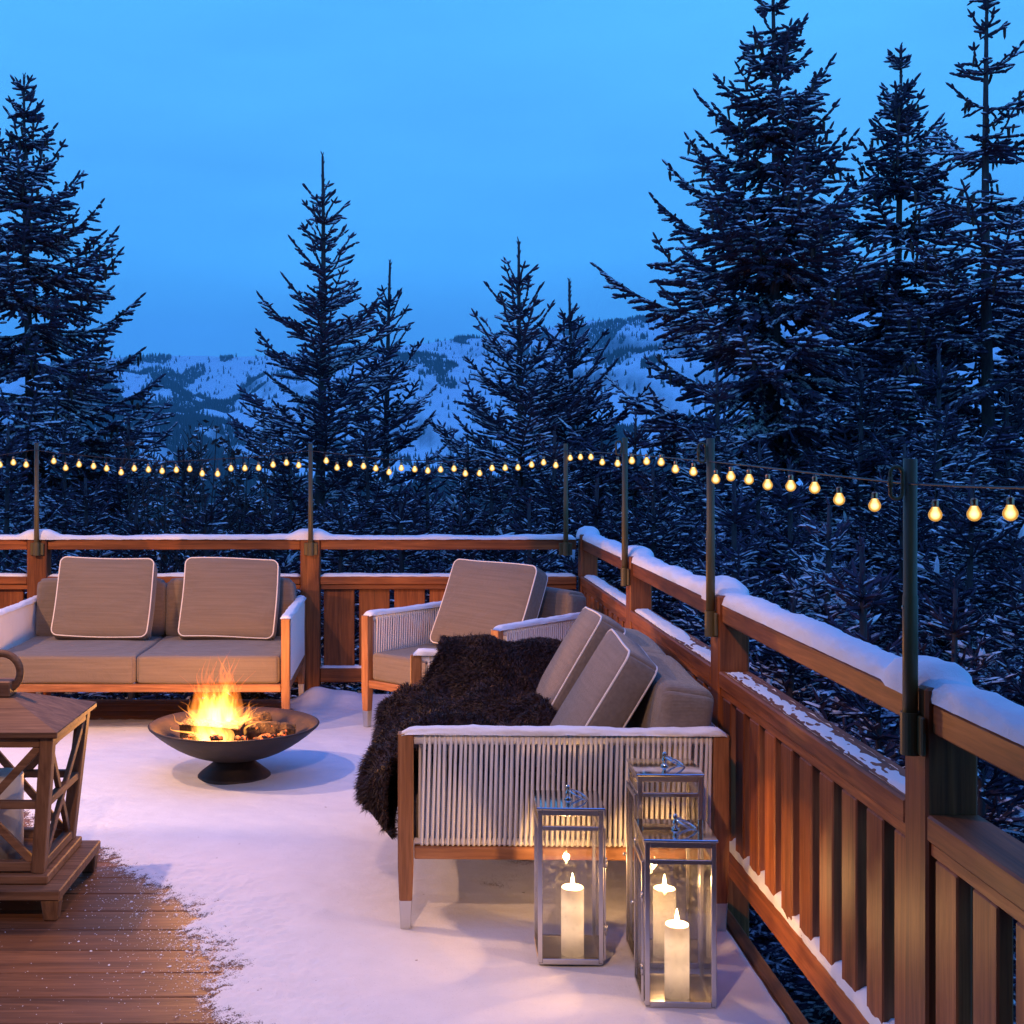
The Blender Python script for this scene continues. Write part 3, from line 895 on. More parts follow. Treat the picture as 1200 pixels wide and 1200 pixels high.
W2, DP = 1.69, 1.05
s1 = seat('loveseat', 'two-seat rope-armed sofa with two piped pillows along the far railing', 'sofa', W2, DP, (-1.505, 7.525, 0), 0, 2, 46, 'rope-armed loveseats', 1)
s2 = seat('loveseat', 'rope-armed sofa seen from its side, brown fur over its seat', 'sofa', W2, DP, (.505, 4.905, 0), R(-91.4), 2, 56, 'rope-armed loveseats', 9)
s3 = seat('armchair', 'teak armchair with white rope arms turned towards the fire in the corner of the deck', 'armchair', .97, .93, (.395, 7.19, 0), R(-41.9), 1, 42, None, 21)

def pillow(label, w, h, t, loc, rz, lean, roll=0, seed=0):
    mb, seam = cushion_mb(w, h, t, .018, .022, seed, corner=.04)
    o = mb.build('pillow', FABRIC, None, True)
    tag(o, label, 'pillow', 'taupe pillows with white piping')
    p = MB(); p.tube(seam(-1), .0042, 6, True); p.tube(seam(1), .0042, 6, True)
    p.build('piping', PIPING, o, True)
    o.matrix_world = Matrix.Translation(loc) @ Matrix.Rotation(rz, 4, 'Z') @ Matrix.Rotation(-lean, 4, 'X') @ Matrix.Rotation(roll, 4, 'Y')
    return o
pillow('left pillow with white piping on the loveseat along the far railing', .575, .50, .115, (-1.845, 7.55, .452), 0, R(25), R(1.5), 1)
pillow('right pillow with white piping on the loveseat along the far railing', .57, .50, .115, (-1.09, 7.55, .448), 0, R(25), R(1), 2)
pillow('large pillow with white piping leaning in the corner armchair', .61, .52, .12, (.325, 7.135, .446), R(-41.9), R(25), R(2), 3)
pillow('nearer of the two pillows leaning on the sofa behind the glass lanterns', .50, .50, .115, (.475, 4.49, .445), R(-90), R(31), R(1), 4)
pillow('farther of the two pillows on the side sofa, touching the brown fur', .52, .50, .115, (.50, 5.26, .445), R(-91), R(30), R(-1), 5)

# ------------------------------------------------------------------ fur throw
def fur_throw():
    nu, nv = 110, 90
    V = np.zeros((nu, nv, 3))
    ys_ = np.linspace(4.11, 5.86, nu)
    for i, y in enumerate(ys_):
        rise = float(sstep(5.42, 5.66, y)); over = float(sstep(5.76, 5.86, y))
        xb = .66 + .02 * math.sin(y * 9) 
        xf = -.05 + .17 * rise + .03 * math.sin(y * 7) - .05 * float(1 - sstep(4.3, 4.9, y)) * 0
        hang = (.13 * (1 - float(sstep(4.75, 5.35, y))) + .05) * (1 - rise)
        # near border is ragged
        for j in range(nv):
            v = j / (nv - 1)
            if v < .7:
                q = v / .7; x = xb + (xf - xb) * q
                lump = (fbm(np.array([x * 6.5]), np.array([y * 6.5 + 3]), 3)[0] - .45) * .20
                fold = (.042 * math.sin(11 * (y + .45 * x) + 1.3) + .018 * math.sin(23 * (y - .6 * x))) * (1 - rise)
                z = .462 + .185 * rise + (lump + fold) * (1 - .6 * rise) + .03
                z -= over * .12
                z -= .06 * max(0, (q - .8) / .2) ** 2 * (1 - rise)
                V[i, j] = (x, y, max(z, .45))
                last = V[i, j].copy()
            else:
                q = (v - .7) / .3
                bul = (.088 * math.sin(math.pi * min(q ** .62, 1)) * (hang / .16) - .02 * q) * float(sstep(4.07, 4.36, y))
                n_ = (fbm(np.array([y * 6]), np.array([q * 2.]), 2)[0] - .5) * .06
                V[i, j] = (last[0] - bul - n_ * q, y, last[2] - hang * q - .03 * q)
        # wobble of the near edge
    V[:, :, 1] += .05 * (fbm(V[:, :, 0] * 6, V[:, :, 2] * 6) - .5)
    I = np.arange(nu * nv).reshape(nu, nv)
    F = np.stack([I[:-1, :-1], I[:-1, 1:], I[1:, 1:], I[1:, :-1]], -1).reshape(-1, 4)
    base = np_mesh('fur_throw', V.reshape(-1, 3), F, FUR, smooth=True)
    tag(base, 'shaggy dark brown fur throw spread over the seat and far arm of the side sofa', 'throw')
    # strands
    rs = np.random.RandomState(2); N = 110000
    a, b_ = rs.rand(N) * (nu - 1.001), rs.rand(N) * (nv - 1.001)
    i, j = a.astype(int), b_.astype(int); fa, fb = (a - i)[:, None], (b_ - j)[:, None]
    P = V[i, j] * (1 - fa) * (1 - fb) + V[i + 1, j] * fa * (1 - fb) + V[i, j + 1] * (1 - fa) * fb + V[i + 1, j + 1] * fa * fb
    N_ = np.cross(V[i, j + 1] - V[i, j], V[i + 1, j] - V[i, j]); N_ /= np.linalg.norm(N_, axis=1)[:, None] + 1e-9
    N_[N_[:, 2] < 0] *= -1
    hang_ = N_[:, 2] < .35
    N_[hang_ & (N_[:, 0] > 0)] *= -1
    fl = np.stack([(fbm(P[:, 0] * 7, P[:, 1] * 7) - .5) * 3 - .5, (fbm(P[:, 0] * 7 + 40, P[:, 1] * 7) - .5) * 3 - .25, -.1 + 0 * P[:, 0]], -1)
    fl += rs.normal(0, .35, fl.shape)
    Ls = rs.uniform(.020, .050, N)[:, None]
    d1 = N_ * .75 + fl * .5; d1 /= np.linalg.norm(d1, axis=1)[:, None]
    d2 = N_ * .25 + fl * .9 + np.array([0, 0, -.35]); d2 /= np.linalg.norm(d2, axis=1)[:, None]
    sd = np.cross(d1, rs.normal(0, 1, (N, 3))); sd /= np.linalg.norm(sd, axis=1)[:, None] + 1e-9
    wd = rs.uniform(.0008, .0018, N)[:, None]
    P = P - N_ * .004
    M1 = P + d1 * Ls * .5; M2 = M1 + d2 * Ls * .5
    VV = np.stack([P - sd * wd, P + sd * wd, M1 - sd * wd * .8, M1 + sd * wd * .8, M2], 1).reshape(-1, 3)
    k = (np.arange(N) * 5)[:, None]
    FF = np.concatenate([k + np.array([0, 1, 3]), k + np.array([0, 3, 2]), k + np.array([2, 3, 4])], 0)
    np_mesh('fur_hair', VV, FF, FUR, parent=base)
fur_throw()

# ------------------------------------------------------------------ fire bowl
BC = Vector((-.835, 6.07, 0))
fb = empty('fire_bowl', BC, 0, 'wide shallow black iron fire bowl standing on the snow', 'fire bowl')
prof = []
for k in range(15):
    q = k / 14; prof.append((.40 * math.sin(q * math.pi / 2) ** .95 if q > 0 else .001, .075 + .165 * (q ** 2.1)))
prof = [(.001, .078)] + [(.40 * q, .078 + .162 * q ** 2.3) for q in (.1, .2, .3, .4, .5, .6, .7, .8, .88, .94, 1.0)]
inner = [(r_ * .985, z + .010) for r_, z in prof[::-1]]
mb = MB(); mb.lathe(prof + [(.403, .246)] + inner, 72); mb.build('bowl', IRON, fb, True)
mb = MB(); mb.lathe([(.001, -.01), (.172, -.01), (.172, .006), (.165, .014), (.10, .065), (.085, .094), (.001, .1)], 56); mb.build('foot', IRON, fb, True)
# ember bed, in the bowl
rs = random.Random(4)
def chunk(mb, c, r_, mi=0):
    n = 7; v = []; 
    for k in range(5):
        for q in range(n):
            a = 2 * math.pi * q / n; e = -math.pi / 2 + math.pi * k / 4
            rr = r_ * rs.uniform(.75, 1.2)
            v.append((c[0] + rr * math.cos(e) * math.cos(a) * 1.3, c[1] + rr * math.cos(e) * math.sin(a), c[2] + rr * .7 * math.sin(e)))
    F = [(k * n + q, k * n + (q + 1) % n, (k + 1) * n + (q + 1) % n, (k + 1) * n + q) for k in range(4) for q in range(n)]
    mb.add(v, F, mi)
mb = MB()
for k in range(170):
    a = rs.uniform(0, 6.28); q = rs.uniform(0, .21) * 1.0
    chunk(mb, (q * math.cos(a) * 1.25, q * math.sin(a) * .9, .10 + .13 * (q * 1.15 / .4) ** 2 + rs.uniform(.012, .075)), rs.uniform(.010, .024))
o = mb.build('ember_bed', EMBER); o.location = BC; tag(o, 'bed of glowing embers and charcoal in the fire bowl', 'embers', kind='stuff')
def log(c, L_, r_, rz, tilt, label, sq=False, seed=0):
    mb = MB(); rs_ = np.random.RandomState(seed); m = 14; n = 12
    V = []
    for k in range(m):
        q = k / (m - 1)
        for j in range(n):
            a = 2 * math.pi * j / n
            rr = r_ * (1 + .10 * math.sin(3 * a + seed) + rs_.uniform(-.07, .07))
            if sq: rr *= 1 / max(abs(math.cos(a - .3)), abs(math.sin(a - .3))) * .88
            e = 1 if 0 < k < m - 1 else .93
            V.append((-L_ / 2 + L_ * q, rr * e * math.cos(a), rr * e * math.sin(a)))
    F = [(k * n + j, k * n + (j + 1) % n, (k + 1) * n + (j + 1) % n, (k + 1) * n + j) for k in range(m - 1) for j in range(n)]
    F += [tuple(range(n))[::-1], tuple((m - 1) * n + j for j in range(n))]
    mb.add(V, F)
    o = mb.build('firewood_log', LOG); tag(o, label, 'log', 'logs in the fire bowl')
    o.matrix_world = Matrix.Translation(BC + Vector(c)) @ Matrix.Rotation(rz, 4, 'Z') @ Matrix.Rotation(tilt, 4, 'Y')
log((-.10, -.02, .215), .30, .050, R(-12), R(2), 'thick split log at the left of the fire, flat sides facing out', True, 1)
log((.13, .03, .205), .31, .044, R(9), R(5), 'charred crumbling log at the right of the fire', False, 2)
log((.01, .09, .215), .34, .036, R(40), R(-6), 'log lying across behind the flames', False, 3)
# flames
def flames():
    mb = MB(); r_ = random.Random(12)
    def tongue(x, y, z, h, w_, lx, ly, wob=.02):
        n = 16; pts = []; rad = []
        p1, p2 = r_.uniform(0, 6), r_.uniform(0, 6); tw = r_.uniform(5, 9)
        for k in range(n):
            q = k / (n - 1)
            pts.append((x + lx * q ** 1.4 + wob * q * math.sin(tw * q + p1), y + ly * q ** 1.4 + wob * q * math.sin(tw * .8 * q + p2), z + h * q))
            rad.append(max(.0008, w_ * (math.sin(math.pi * min(1, (q * .86 + .14))) ** .8) * (1 - q) ** .75 * 1.35))
        mb.tube(pts, rad, 12, caps=False)
    for k in range(34):      # bright body
        a = r_.uniform(0, 6.28); q = r_.uniform(0, .10)
        tongue(-.085 + q * math.cos(a) * 1.0, q * math.sin(a) * .8 - .03, .135 + r_.uniform(0, .05), r_.uniform(.18, .34), r_.uniform(.028, .052), r_.uniform(-.04, .03), 0, .012)
    for k in range(34):      # upper tongues
        a = r_.uniform(0, 6.28); q = r_.uniform(0, .10)
        x = -.08 + q * math.cos(a) * 1.1
        tongue(x, q * math.sin(a) * .8, .17 + r_.uniform(0, .06), r_.uniform(.20, .38), r_.uniform(.016, .032), (x + .08) * r_.uniform(.2, .9) + r_.uniform(-.04, .03), r_.uniform(-.03, .03), .032)
    for k in range(24):      # wisps leaning left and right
        sx = -1 if k < 10 else 1
        tongue(-.08 + sx * r_.uniform(.03, .09), r_.uniform(-.06, .06), .17 + r_.uniform(0, .05), r_.uniform(.07, .17), r_.uniform(.008, .018), sx * r_.uniform(.06, .16), 0, .03)
    for k in range(12):
        tongue(-.05 + r_.uniform(-.08, .08), r_.uniform(-.05, .05), .28, r_.uniform(.16, .27), r_.uniform(.004, .009), r_.uniform(-.06, .04), 0, .03)
    o = mb.build('flames', FLAME, None, True); o.location = BC
    tag(o, 'tall yellow and orange flames rising from the logs in the bowl', 'fire')
flames()
lamp('fire_light', BC + Vector((-.08, -.03, .34)), 80, (1, .40, .10), .08)
# ------------------------------------------------------------------ steel and glass lanterns with candles
def candle(label, loc, h=.20, r=.034):
    g = empty('candle', loc, random.uniform(0, 6), label, 'candle', 'white pillar candles')
    mb = MB(); mb.lathe([(.001, 0), (r, 0), (r, h - .012), (r * .985, h - .003), (r * .93, h + .001), (r * .80, h - .004), (r * .4, h - .009), (.001, h - .011)], 36)
    mb.build('wax', WAX, g, True)
    mb = MB(); mb.tube([(0, 0, h - .012), (.001, 0, h), (.002, .001, h + .008)], .0013, 6); mb.build('wick', WICK, g, True)
    mb = MB(); mb.lathe([(.0006, h + .002), (.0035, h + .006), (.0058, h + .013), (.0055, h + .020), (.0036, h + .030), (.0016, h + .038), (.0004, h + .043)], 14)
    mb.build('flame', CFLAME, g, True)
    lamp('candle_light', Vector(loc) + Vector((0, 0, h + .024)), 11, (1, .52, .19), .010)
    # fill lights added inside the wax to make its body glow
    lamp('wax_fill_light', Vector(loc) + Vector((0, 0, h - .05)), .11, (1, .68, .42), .012)
    lamp('wax_fill_light', Vector(loc) + Vector((0, 0, h * .42)), .075, (1, .68, .44), .012)
    return g

def lantern(label, loc, rz, h, w_, door, clabel, coff=(0, 0)):
    g = empty('glass_lantern', loc, rz, label, 'lantern', 'steel lanterns on the snow')
    a = w_ / 2; b = .0135; hb = b / 2
    mb = MB()
    for sx in (-1, 1):
        for sy in (-1, 1):
            mb.box((sx * (a - hb), sy * (a - hb), h / 2), (b, b, h - .016), .0012)
    zg = h - .062
    for z, hh in ((.012, .016), (zg, .012), (h - .016, .016)):
        for s_ in (-1, 1):
            mb.box((0, s_ * (a - hb + .0006), z), (w_ - 2 * b - .0006, b, hh), .001)
            mb.box((s_ * (a - hb + .0006), 0, z), (b, w_ - 2 * b - .0006, hh), .001)
    mb.build('frame', STEEL, g)
    mb = MB(); mb.box((0, 0, .0045), (w_ - .004, w_ - .004, .005), .001); mb.build('floor_plate', STEEL, g)
    mb = MB(); mb.box((0, 0, h - .003), (w_ + .010, w_ + .010, .007), .002)
    mb.build('roof', CHROME, g)
    for s_ in (-1, 1):
        mb = MB(); mb.box((0, s_ * (a - b * .55), (.02 + zg) / 2), (w_ - 2 * b, .0022, zg - .026), .0003); mb.build('pane', GLASS, g)
        mb = MB(); mb.box((s_ * (a - b * .55), 0, (.02 + zg) / 2), (.0022, w_ - 2 * b, zg - .026), .0003); mb.build('pane', GLASS, g)
    # door: a second frame hinged on one side face
    mb = MB(); x = door * (a + .005); dh = zg - .012
    for sy in (-1, 1): mb.box((x, sy * (a - .016), .012 + dh / 2), (.006, .011, dh - .004), .001)
    for z in (.020, dh): mb.box((x, 0, z), (.006, w_ - .046, .011), .001)
    d = mb.build('door', STEEL, g)
    mb = MB()
    for z in (.09, h * .62): mb.tube([(x + door * .003, -(a - .004), z), (x + door * .003, -(a - .004), z + .03)], .0034, 8)
    mb.build('hinge', STEEL, d, True)
    mb = MB(); mb.lathe([(.001, .013), (.003, .012), (.0055, .009), (.0055, .006), (.002, .003), (.002, 0)], 12, M=Matrix.Translation((x + door * .002, a - .02, h * .5)) @ Matrix.Rotation(door * math.pi / 2, 4, 'Y'))
    mb.build('knob', CHROME, d, True)
    # finial and ring
    mb = MB(); mb.lathe([(.012, h + .002), (.012, h + .005), (.006, h + .008), (.0055, h + .013), (.0085, h + .018), (.0085, h + .023), (.005, h + .027), (.0045, h + .031), (.0075, h + .036), (.0055, h + .042), (.001, h + .044)], 18)
    f = mb.build('finial', CHROME, g, True)
    mb = MB(); n = 36; pts = []
    A = Matrix.Translation((.004, 0, h + .028)) @ Matrix.Rotation(R(26), 4, 'Y')
    for k in range(n):
        q = 2 * math.pi * k / n; pts.append(A @ Vector((.030 + .032 * math.cos(q), .032 * math.sin(q), 0)))
    mb.tube(pts, .0028, 8, True); mb.build('ring', CHROME, f, True)
    c = candle(clabel, Vector(loc) + Matrix.Rotation(rz, 3, 'Z') @ Vector((coff[0], coff[1], .0075)))
    return g
lantern('steel and glass lantern nearest the viewer, right front of the three', (.742, 3.585, .0), R(-3), .463, .193, -1, 'white pillar candle in the nearest glass lantern', (0, -.028))
lantern('steel and glass lantern standing alone at the left in front of the sofa arm', (.478, 3.885, .0), R(-2), .468, .193, 1, 'white pillar candle in the left glass lantern', (.012, -.02))
lantern('tallest steel and glass lantern, behind the nearest one', (.765, 3.855, .0), R(-1), .575, .190, -1, 'white pillar candle in the tall lantern at the back', (0, 0))

# ------------------------------------------------------------------ large wooden lantern
wl = empty('wooden_lantern', (-1.43, 4.475, -.02), 0, 'large weathered wooden lantern with crossed slats, sloping roof and ring handle', 'lantern')
zs = .02   # local z 0 is the board level
mb = MB()
mb.box((0, 0, .088), (.56, .56, .034), .004); mb.box((0, 0, .122), (.45, .45, .03), .004)
pl = mb.build('plinth', AGED['x'], wl)
for sx in (-1, 1):
    for sy in (-1, 1):
        mb = MB(); mb.box((sx * .245, sy * .245, .0355), (.062, .06, .069), .004, taper=.72); mb.build('foot', AGED['z'], wl)
ZB, ZT = .139, .600
HB, HT = .207, .250       # half widths of the body at the bottom and the top
def cor(sx, sy, z, ins=0):
    k = HB + (HT - HB) * (z - ZB) / (ZT - ZB) - ins
    return Vector((sx * k, sy * k, z))
for sx in (-1, 1):
    for sy in (-1, 1):
        mb = MB(); mb.bar(cor(sx, sy, ZB, .022), cor(sx, sy, ZT, .022), .044, .044, .003); mb.build('post', AGED['z'], wl)
for ax in ((0, -1), (0, 1), (-1, 0), (1, 0)):
    def fp(u, z, ins=.020):
        k = HB + (HT - HB) * (z - ZB) / (ZT - ZB)
        e = k - .044
        return Vector((ax[0] * (k - ins) + (u * e if ax[0] == 0 else 0), ax[1] * (k - ins) + (u * e if ax[1] == 0 else 0), z))
    up = (ax[0], ax[1], 0)
    mb = MB()
    mb.bar(fp(-1, ZB + .02), fp(1, ZB + .02), .032, .034, .003, up=up)
    mb.bar(fp(-1, ZT - .018), fp(1, ZT - .018), .032, .034, .003, up=up)
    zm = (ZB + ZT) / 2
    mb.bar(fp(-.98, ZB + .036, .014), fp(.98, ZT - .034, .014), .026, .016, .002, up=up); mb.bar(fp(-.98, ZT - .034, .022), fp(.98, ZB + .036, .022), .026, .016, .002, up=up)
    mb.bar(fp(-1, zm, .018), fp(1, zm, .018), .026, .026, .002, up=up)
    mb.build('lattice_panel', AGED['x'] if ax[0] == 0 else AGED['y'], wl)
E = .268
mb = MB()
mb.box((0, 0, .6105), (2 * E, 2 * E, .020), .003)
mb.add([(-E, -E, .621), (E, -E, .621), (E, E, .621), (-E, E, .621), (-.06, -.06, .694), (.06, -.06, .694), (.06, .06, .694), (-.06, .06, .694)],
       [(0, 1, 5, 4), (1, 2, 6, 5), (2, 3, 7, 6), (3, 0, 4, 7), (4, 5, 6, 7)])
mb.build('roof', AGED['x'], wl)
mb = MB(); mb.box((0, 0, .722), (.085, .085, .054), .004); bl = mb.build('handle_block', AGED['x'], wl)
mb = MB(); pts = [(.0 + .066 * math.cos(2 * math.pi * k / 36), 0, .775 + .066 * math.sin(2 * math.pi * k / 36)) for k in range(36)]
mb.tube(pts, .0135, 10, True); mb.build('handle_ring', AGED['x'], wl, True)
g = empty('candle', (-1.43, 4.44, .120), 0, 'thick unlit white candle inside the wooden lantern', 'candle')
mb = MB(); mb.lathe([(.001, 0), (.085, 0), (.085, .285), (.082, .29), (.05, .286), (.001, .284)], 40); mb.build('wax', mat('cold_wax', (.70, .68, .66), .5)[0], g, True)
mb = MB(); mb.tube([(0, 0, .28), (.002, 0, .300)], .002, 6); mb.build('wick', WICK, g)
# ------------------------------------------------------------------ terrain, far forest, mountain
def ridge_z(X):
    px_ = 481 + 1500 * X / 2600
    py_ = np.interp(px_, [-700, -300, 0, 90, 200, 300, 420, 500, 560, 640, 700, 800, 900, 1000, 1200, 1900], [440, 436, 432, 420, 416, 417, 408, 402, 397, 386, 379, 369, 360, 352, 335, 300])
    return 1.5 + (538 - py_) / 1500 * 2600
def ground_z(X, Y):
    r_ = np.maximum(Y, 0)
    near = -3.6 - .13 * np.clip(r_ - 8, 0, 250) + .8 * (fbm(X * .12, Y * .12, 3) - .5) - .05 * np.clip(X, 0, 40)
    floor_ = -36 + 6 * (fbm(X * .01, Y * .01) - .5)
    z = near * (1 - sstep(180, 300, r_)) + floor_ * sstep(180, 300, r_)
    rz = ridge_z(X * 2600 / np.maximum(Y, 900))
    t = np.clip((Y - 700) / 1900, 0, 1.0)
    prof = t ** 1.25
    g = (fbm(X * .0022 + 3, Y * .0016, 5) - .5)
    g2 = 1 - np.abs(2 * fbm(X * .0045 + Y * .0008, Y * .0014 + 7, 4) - 1)
    mtn = -36 + (rz + 36) * prof + (g * 150 + (g2 - .75) * 130) * np.sin(np.clip(t, 0, 1) * math.pi) ** .8 + 8 * (fbm(X * .02, Y * .02, 3) - .5) * t
    # a dark spur comes down from the left
    spur = 25 * np.exp(-((X + 560 + (Y - 1500) * .35) / 230) ** 2) * np.exp(-((Y - 1350) / 420) ** 2)
    mtn = mtn + spur
    z = np.where(Y > 700, mtn, z)
    back = np.clip((Y - 2600) / 1200, 0, 1)
    return z - back * 160
ys = np.concatenate([np.arange(-60, 8, 6), np.arange(8, 60, 1.2), np.geomspace(60, 700, 40), np.arange(715, 3100, 13.)])
us = np.linspace(-1, 1, 260)
Yg = np.repeat(ys[:, None], len(us), 1)
Xg = us[None, :] * (80 + np.maximum(Yg, 0) * .95) + .12 * np.maximum(Yg, 0)
Zg = ground_z(Xg, Yg)
I = np.arange(Yg.size).reshape(Yg.shape)
F = np.stack([I[:-1, :-1], I[:-1, 1:], I[1:, 1:], I[1:, :-1]], -1).reshape(-1, 4)
m, t, b = mat('terrain_snow', (.8, .82, .84), .8, spec=.1)
v = coords(t)
n1 = noise(t, v, .35, 5, .6); n2 = noise(t, v, .012, 6, .65); n3 = noise(t, coords(t, (1, .5, 1)), .05, 5, .7)
g = nd(t, 'ShaderNodeNewGeometry'); s = nd(t, 'ShaderNodeSeparateXYZ'); t.links.new(g.outputs['Position'], s.inputs[0])
sn = nd(t, 'ShaderNodeSeparateXYZ'); t.links.new(g.outputs['Normal'], sn.inputs[0])
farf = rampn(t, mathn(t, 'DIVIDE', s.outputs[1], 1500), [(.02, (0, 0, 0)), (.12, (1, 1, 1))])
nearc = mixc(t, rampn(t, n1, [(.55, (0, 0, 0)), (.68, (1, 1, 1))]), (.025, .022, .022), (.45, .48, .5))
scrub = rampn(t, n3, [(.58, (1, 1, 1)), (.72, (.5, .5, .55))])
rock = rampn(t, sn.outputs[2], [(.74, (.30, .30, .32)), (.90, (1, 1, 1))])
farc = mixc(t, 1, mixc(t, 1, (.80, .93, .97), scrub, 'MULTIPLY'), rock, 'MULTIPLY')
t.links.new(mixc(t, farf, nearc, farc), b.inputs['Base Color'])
bump(t, b, mathn(t, 'ADD', n2, mathn(t, 'MULTIPLY', noise(t, coords(t, (1, .5, 1)), .045, 5, .7), .35)), .9, 16)
TERRAIN = m
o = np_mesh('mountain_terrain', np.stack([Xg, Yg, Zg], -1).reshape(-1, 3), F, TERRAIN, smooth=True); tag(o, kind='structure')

FAR = mat('far_forest', (.030, .036, .036), .9)[0]
def conifers(name, X, Y, h, seed, label):
    rs = np.random.RandomState(seed); N = len(X); Z = ground_z(X, Y) - 1
    V = []; F = []
    n = 5; vs = []
    ang = np.arange(n) * 2 * math.pi / n
    for lev, (zz, rr) in enumerate(((.0, .20), (.45, .13), (.45, .17), (1.0, .0))):
        pass
    # two stacked skirts, jittered
    rings = [(.02, .21), (.50, .055), (.36, .155), (.98, .004)]
    A = np.zeros((N, 4 * n, 3))
    for k, (zz, rr) in enumerate(rings):
        j = rs.uniform(.7, 1.3, (N, n)); j2 = rs.uniform(-.05, .05, (N, n))
        A[:, k * n:(k + 1) * n, 0] = X[:, None] + h[:, None] * rr * j * np.cos(ang)
        A[:, k * n:(k + 1) * n, 1] = Y[:, None] + h[:, None] * rr * j * np.sin(ang)
        A[:, k * n:(k + 1) * n, 2] = Z[:, None] + h[:, None] * (zz + j2 * (k in (0, 2)))
    f = []
    for k in (0, 2):
        for q in range(n): f.append((k * n + q, k * n + (q + 1) % n, (k + 1) * n + (q + 1) % n, (k + 1) * n + q))
    f = np.array(f)
    F = (np.arange(N)[:, None, None] * 4 * n + f[None]).reshape(-1, 4)
    o = np_mesh(name, A.reshape(-1, 3), F, FAR)
    tag(o, label, 'forest', kind='stuff')
rs = np.random.RandomState(8)
# forest on the mountain: patches, denser low down and at the left
n = 420000
Y = rs.uniform(750, 2590, n); X = 481; px_ = rs.uniform(60, 900, n); X = (px_ - 481) / 1500 * Y
tt = (Y - 700) / 1900
dn = .42 * fbm(X * .006 + 5, Y * .004, 3) + .58 * fbm(X * .022 + 1, Y * .009 + 8, 3)
left = 1 - sstep(200, 330, px_)
thr = .535 + .07 * tt + .06 * sstep(.86, 1.0, tt) - .08 * left * (1 - sstep(.3, .75, tt)) - .16 * (1 - sstep(.0, .30, tt)) - .08 * left
ok = (dn > thr) | (rs.rand(n) < .03)
X, Y = X[ok][:46000], Y[ok][:46000]
conifers('mountain_forest', X, Y, rs.uniform(4.5, 10.5, len(X)), 1, 'dark forest patches across the snowy mountainside')
n = 5200
Y = rs.uniform(140, 620, n); px_ = rs.uniform(-60, 1260, n); X = (px_ - 481) / 1500 * Y
conifers('valley_forest', X, Y, rs.uniform(9, 16, n) * np.interp(Y, [140, 300, 620], [1.0, 1.25, 1.4]), 2, 'dark line of forest on the valley floor below the mountain')

# ------------------------------------------------------------------ near spruces
def spindles(P, D_, Ln, Rd, out, mi=0):
    """4-sided shoots with a ridge on top"""
    D_ = D_ / (np.linalg.norm(D_, axis=1)[:, None] + 1e-9)
    U = np.cross(D_, np.array([0, 0, 1.0])); nn = np.linalg.norm(U, axis=1)[:, None]
    U = np.where(nn < 1e-3, np.array([1.0, 0, 0]), U / np.maximum(nn, 1e-3)); Wv = np.cross(U, D_)
    r_ = Rd[:, None]; L_ = Ln[:, None]
    a = P + D_ * L_ * .12; c = P + D_ * L_ * .72; tip = P + D_ * L_
    V = np.stack([a + U * r_, a + Wv * r_, a - U * r_, a - Wv * r_, c + U * r_ * .8, c + Wv * r_ * .8, c - U * r_ * .8, c - Wv * r_ * .8, tip, P], 1)
    out.append((V, mi))
_sp = np.array([(0, 1, 5, 4), (1, 2, 6, 5), (2, 3, 7, 6), (3, 0, 4, 7), (4, 5, 8, 8), (5, 6, 8, 8), (6, 7, 8, 8), (7, 4, 8, 8), (1, 0, 9, 9), (2, 1, 9, 9), (3, 2, 9, 9), (0, 3, 9, 9)])
def spindle_mesh(name, out, mats, parent):
    V = np.concatenate([v for v, _ in out]); N = len(V)
    MI = np.concatenate([np.full(len(v), mi) for v, mi in out])
    tri = []
    for q in _sp:
        if q[2] == q[3]: tri.append(q[:3])
        else: tri += [q[[0, 1, 2]], q[[0, 2, 3]]]
    tri = np.array(tri)
    F = (np.arange(N)[:, None, None] * 10 + tri[None]).reshape(-1, 3)
    o = np_mesh(name, V.reshape(-1, 3), F, mats, parent, mi=np.repeat(MI, len(tri)))
    return o
def needle_blades(out, k, seed, ln=(.016, .027), wd=.0011):
    """single needles fringing the shoots, as a (V, F) pair of thin triangles"""
    rs = np.random.RandomState(seed)
    S = np.concatenate([v for v, mi in out if mi == 0]); N = len(S)
    P0, P1 = S[:, 9], S[:, 8]; D_ = P1 - P0; L_ = np.linalg.norm(D_, axis=1)[:, None]; D_ /= L_ + 1e-9
    VV = []
    for q in range(k):
        u = rs.uniform(.1, .95, (N, 1)); r_ = rs.normal(0, 1, (N, 3)); s = np.cross(D_, r_); s /= np.linalg.norm(s, axis=1)[:, None] + 1e-9
        p = P0 + D_ * L_ * u; d = s * .8 + D_ * .7; w_ = np.cross(d, r_); w_ /= np.linalg.norm(w_, axis=1)[:, None] + 1e-9
        l_ = rs.uniform(ln[0], ln[1], (N, 1))
        VV.append(np.stack([p - w_ * wd, p + w_ * wd, p + d * l_], 1))
    VV = np.concatenate(VV).reshape(-1, 3)
    return VV, np.arange(len(VV)).reshape(-1, 3)
def join_blades(crown, out, k, seed):
    V2, F2 = needle_blades(out, k, seed)
    me = crown.data; n0 = len(me.vertices); co = np.empty(n0 * 3, np.float32); me.vertices.foreach_get('co', co)
    f0 = np.empty(len(me.loops), np.int32); me.loops.foreach_get('vertex_index', f0); m0 = np.empty(len(me.polygons), np.int32); me.polygons.foreach_get('material_index', m0)
    V = np.concatenate([co.reshape(-1, 3), V2]); F = np.concatenate([f0.reshape(-1, 3), F2 + n0])
    par = crown.parent; mats = list(me.materials); bpy.data.objects.remove(crown); bpy.data.meshes.remove(me)
    return np_mesh('crown', V, F, mats, par, mi=np.concatenate([m0, np.zeros(len(F2), np.int32)]))

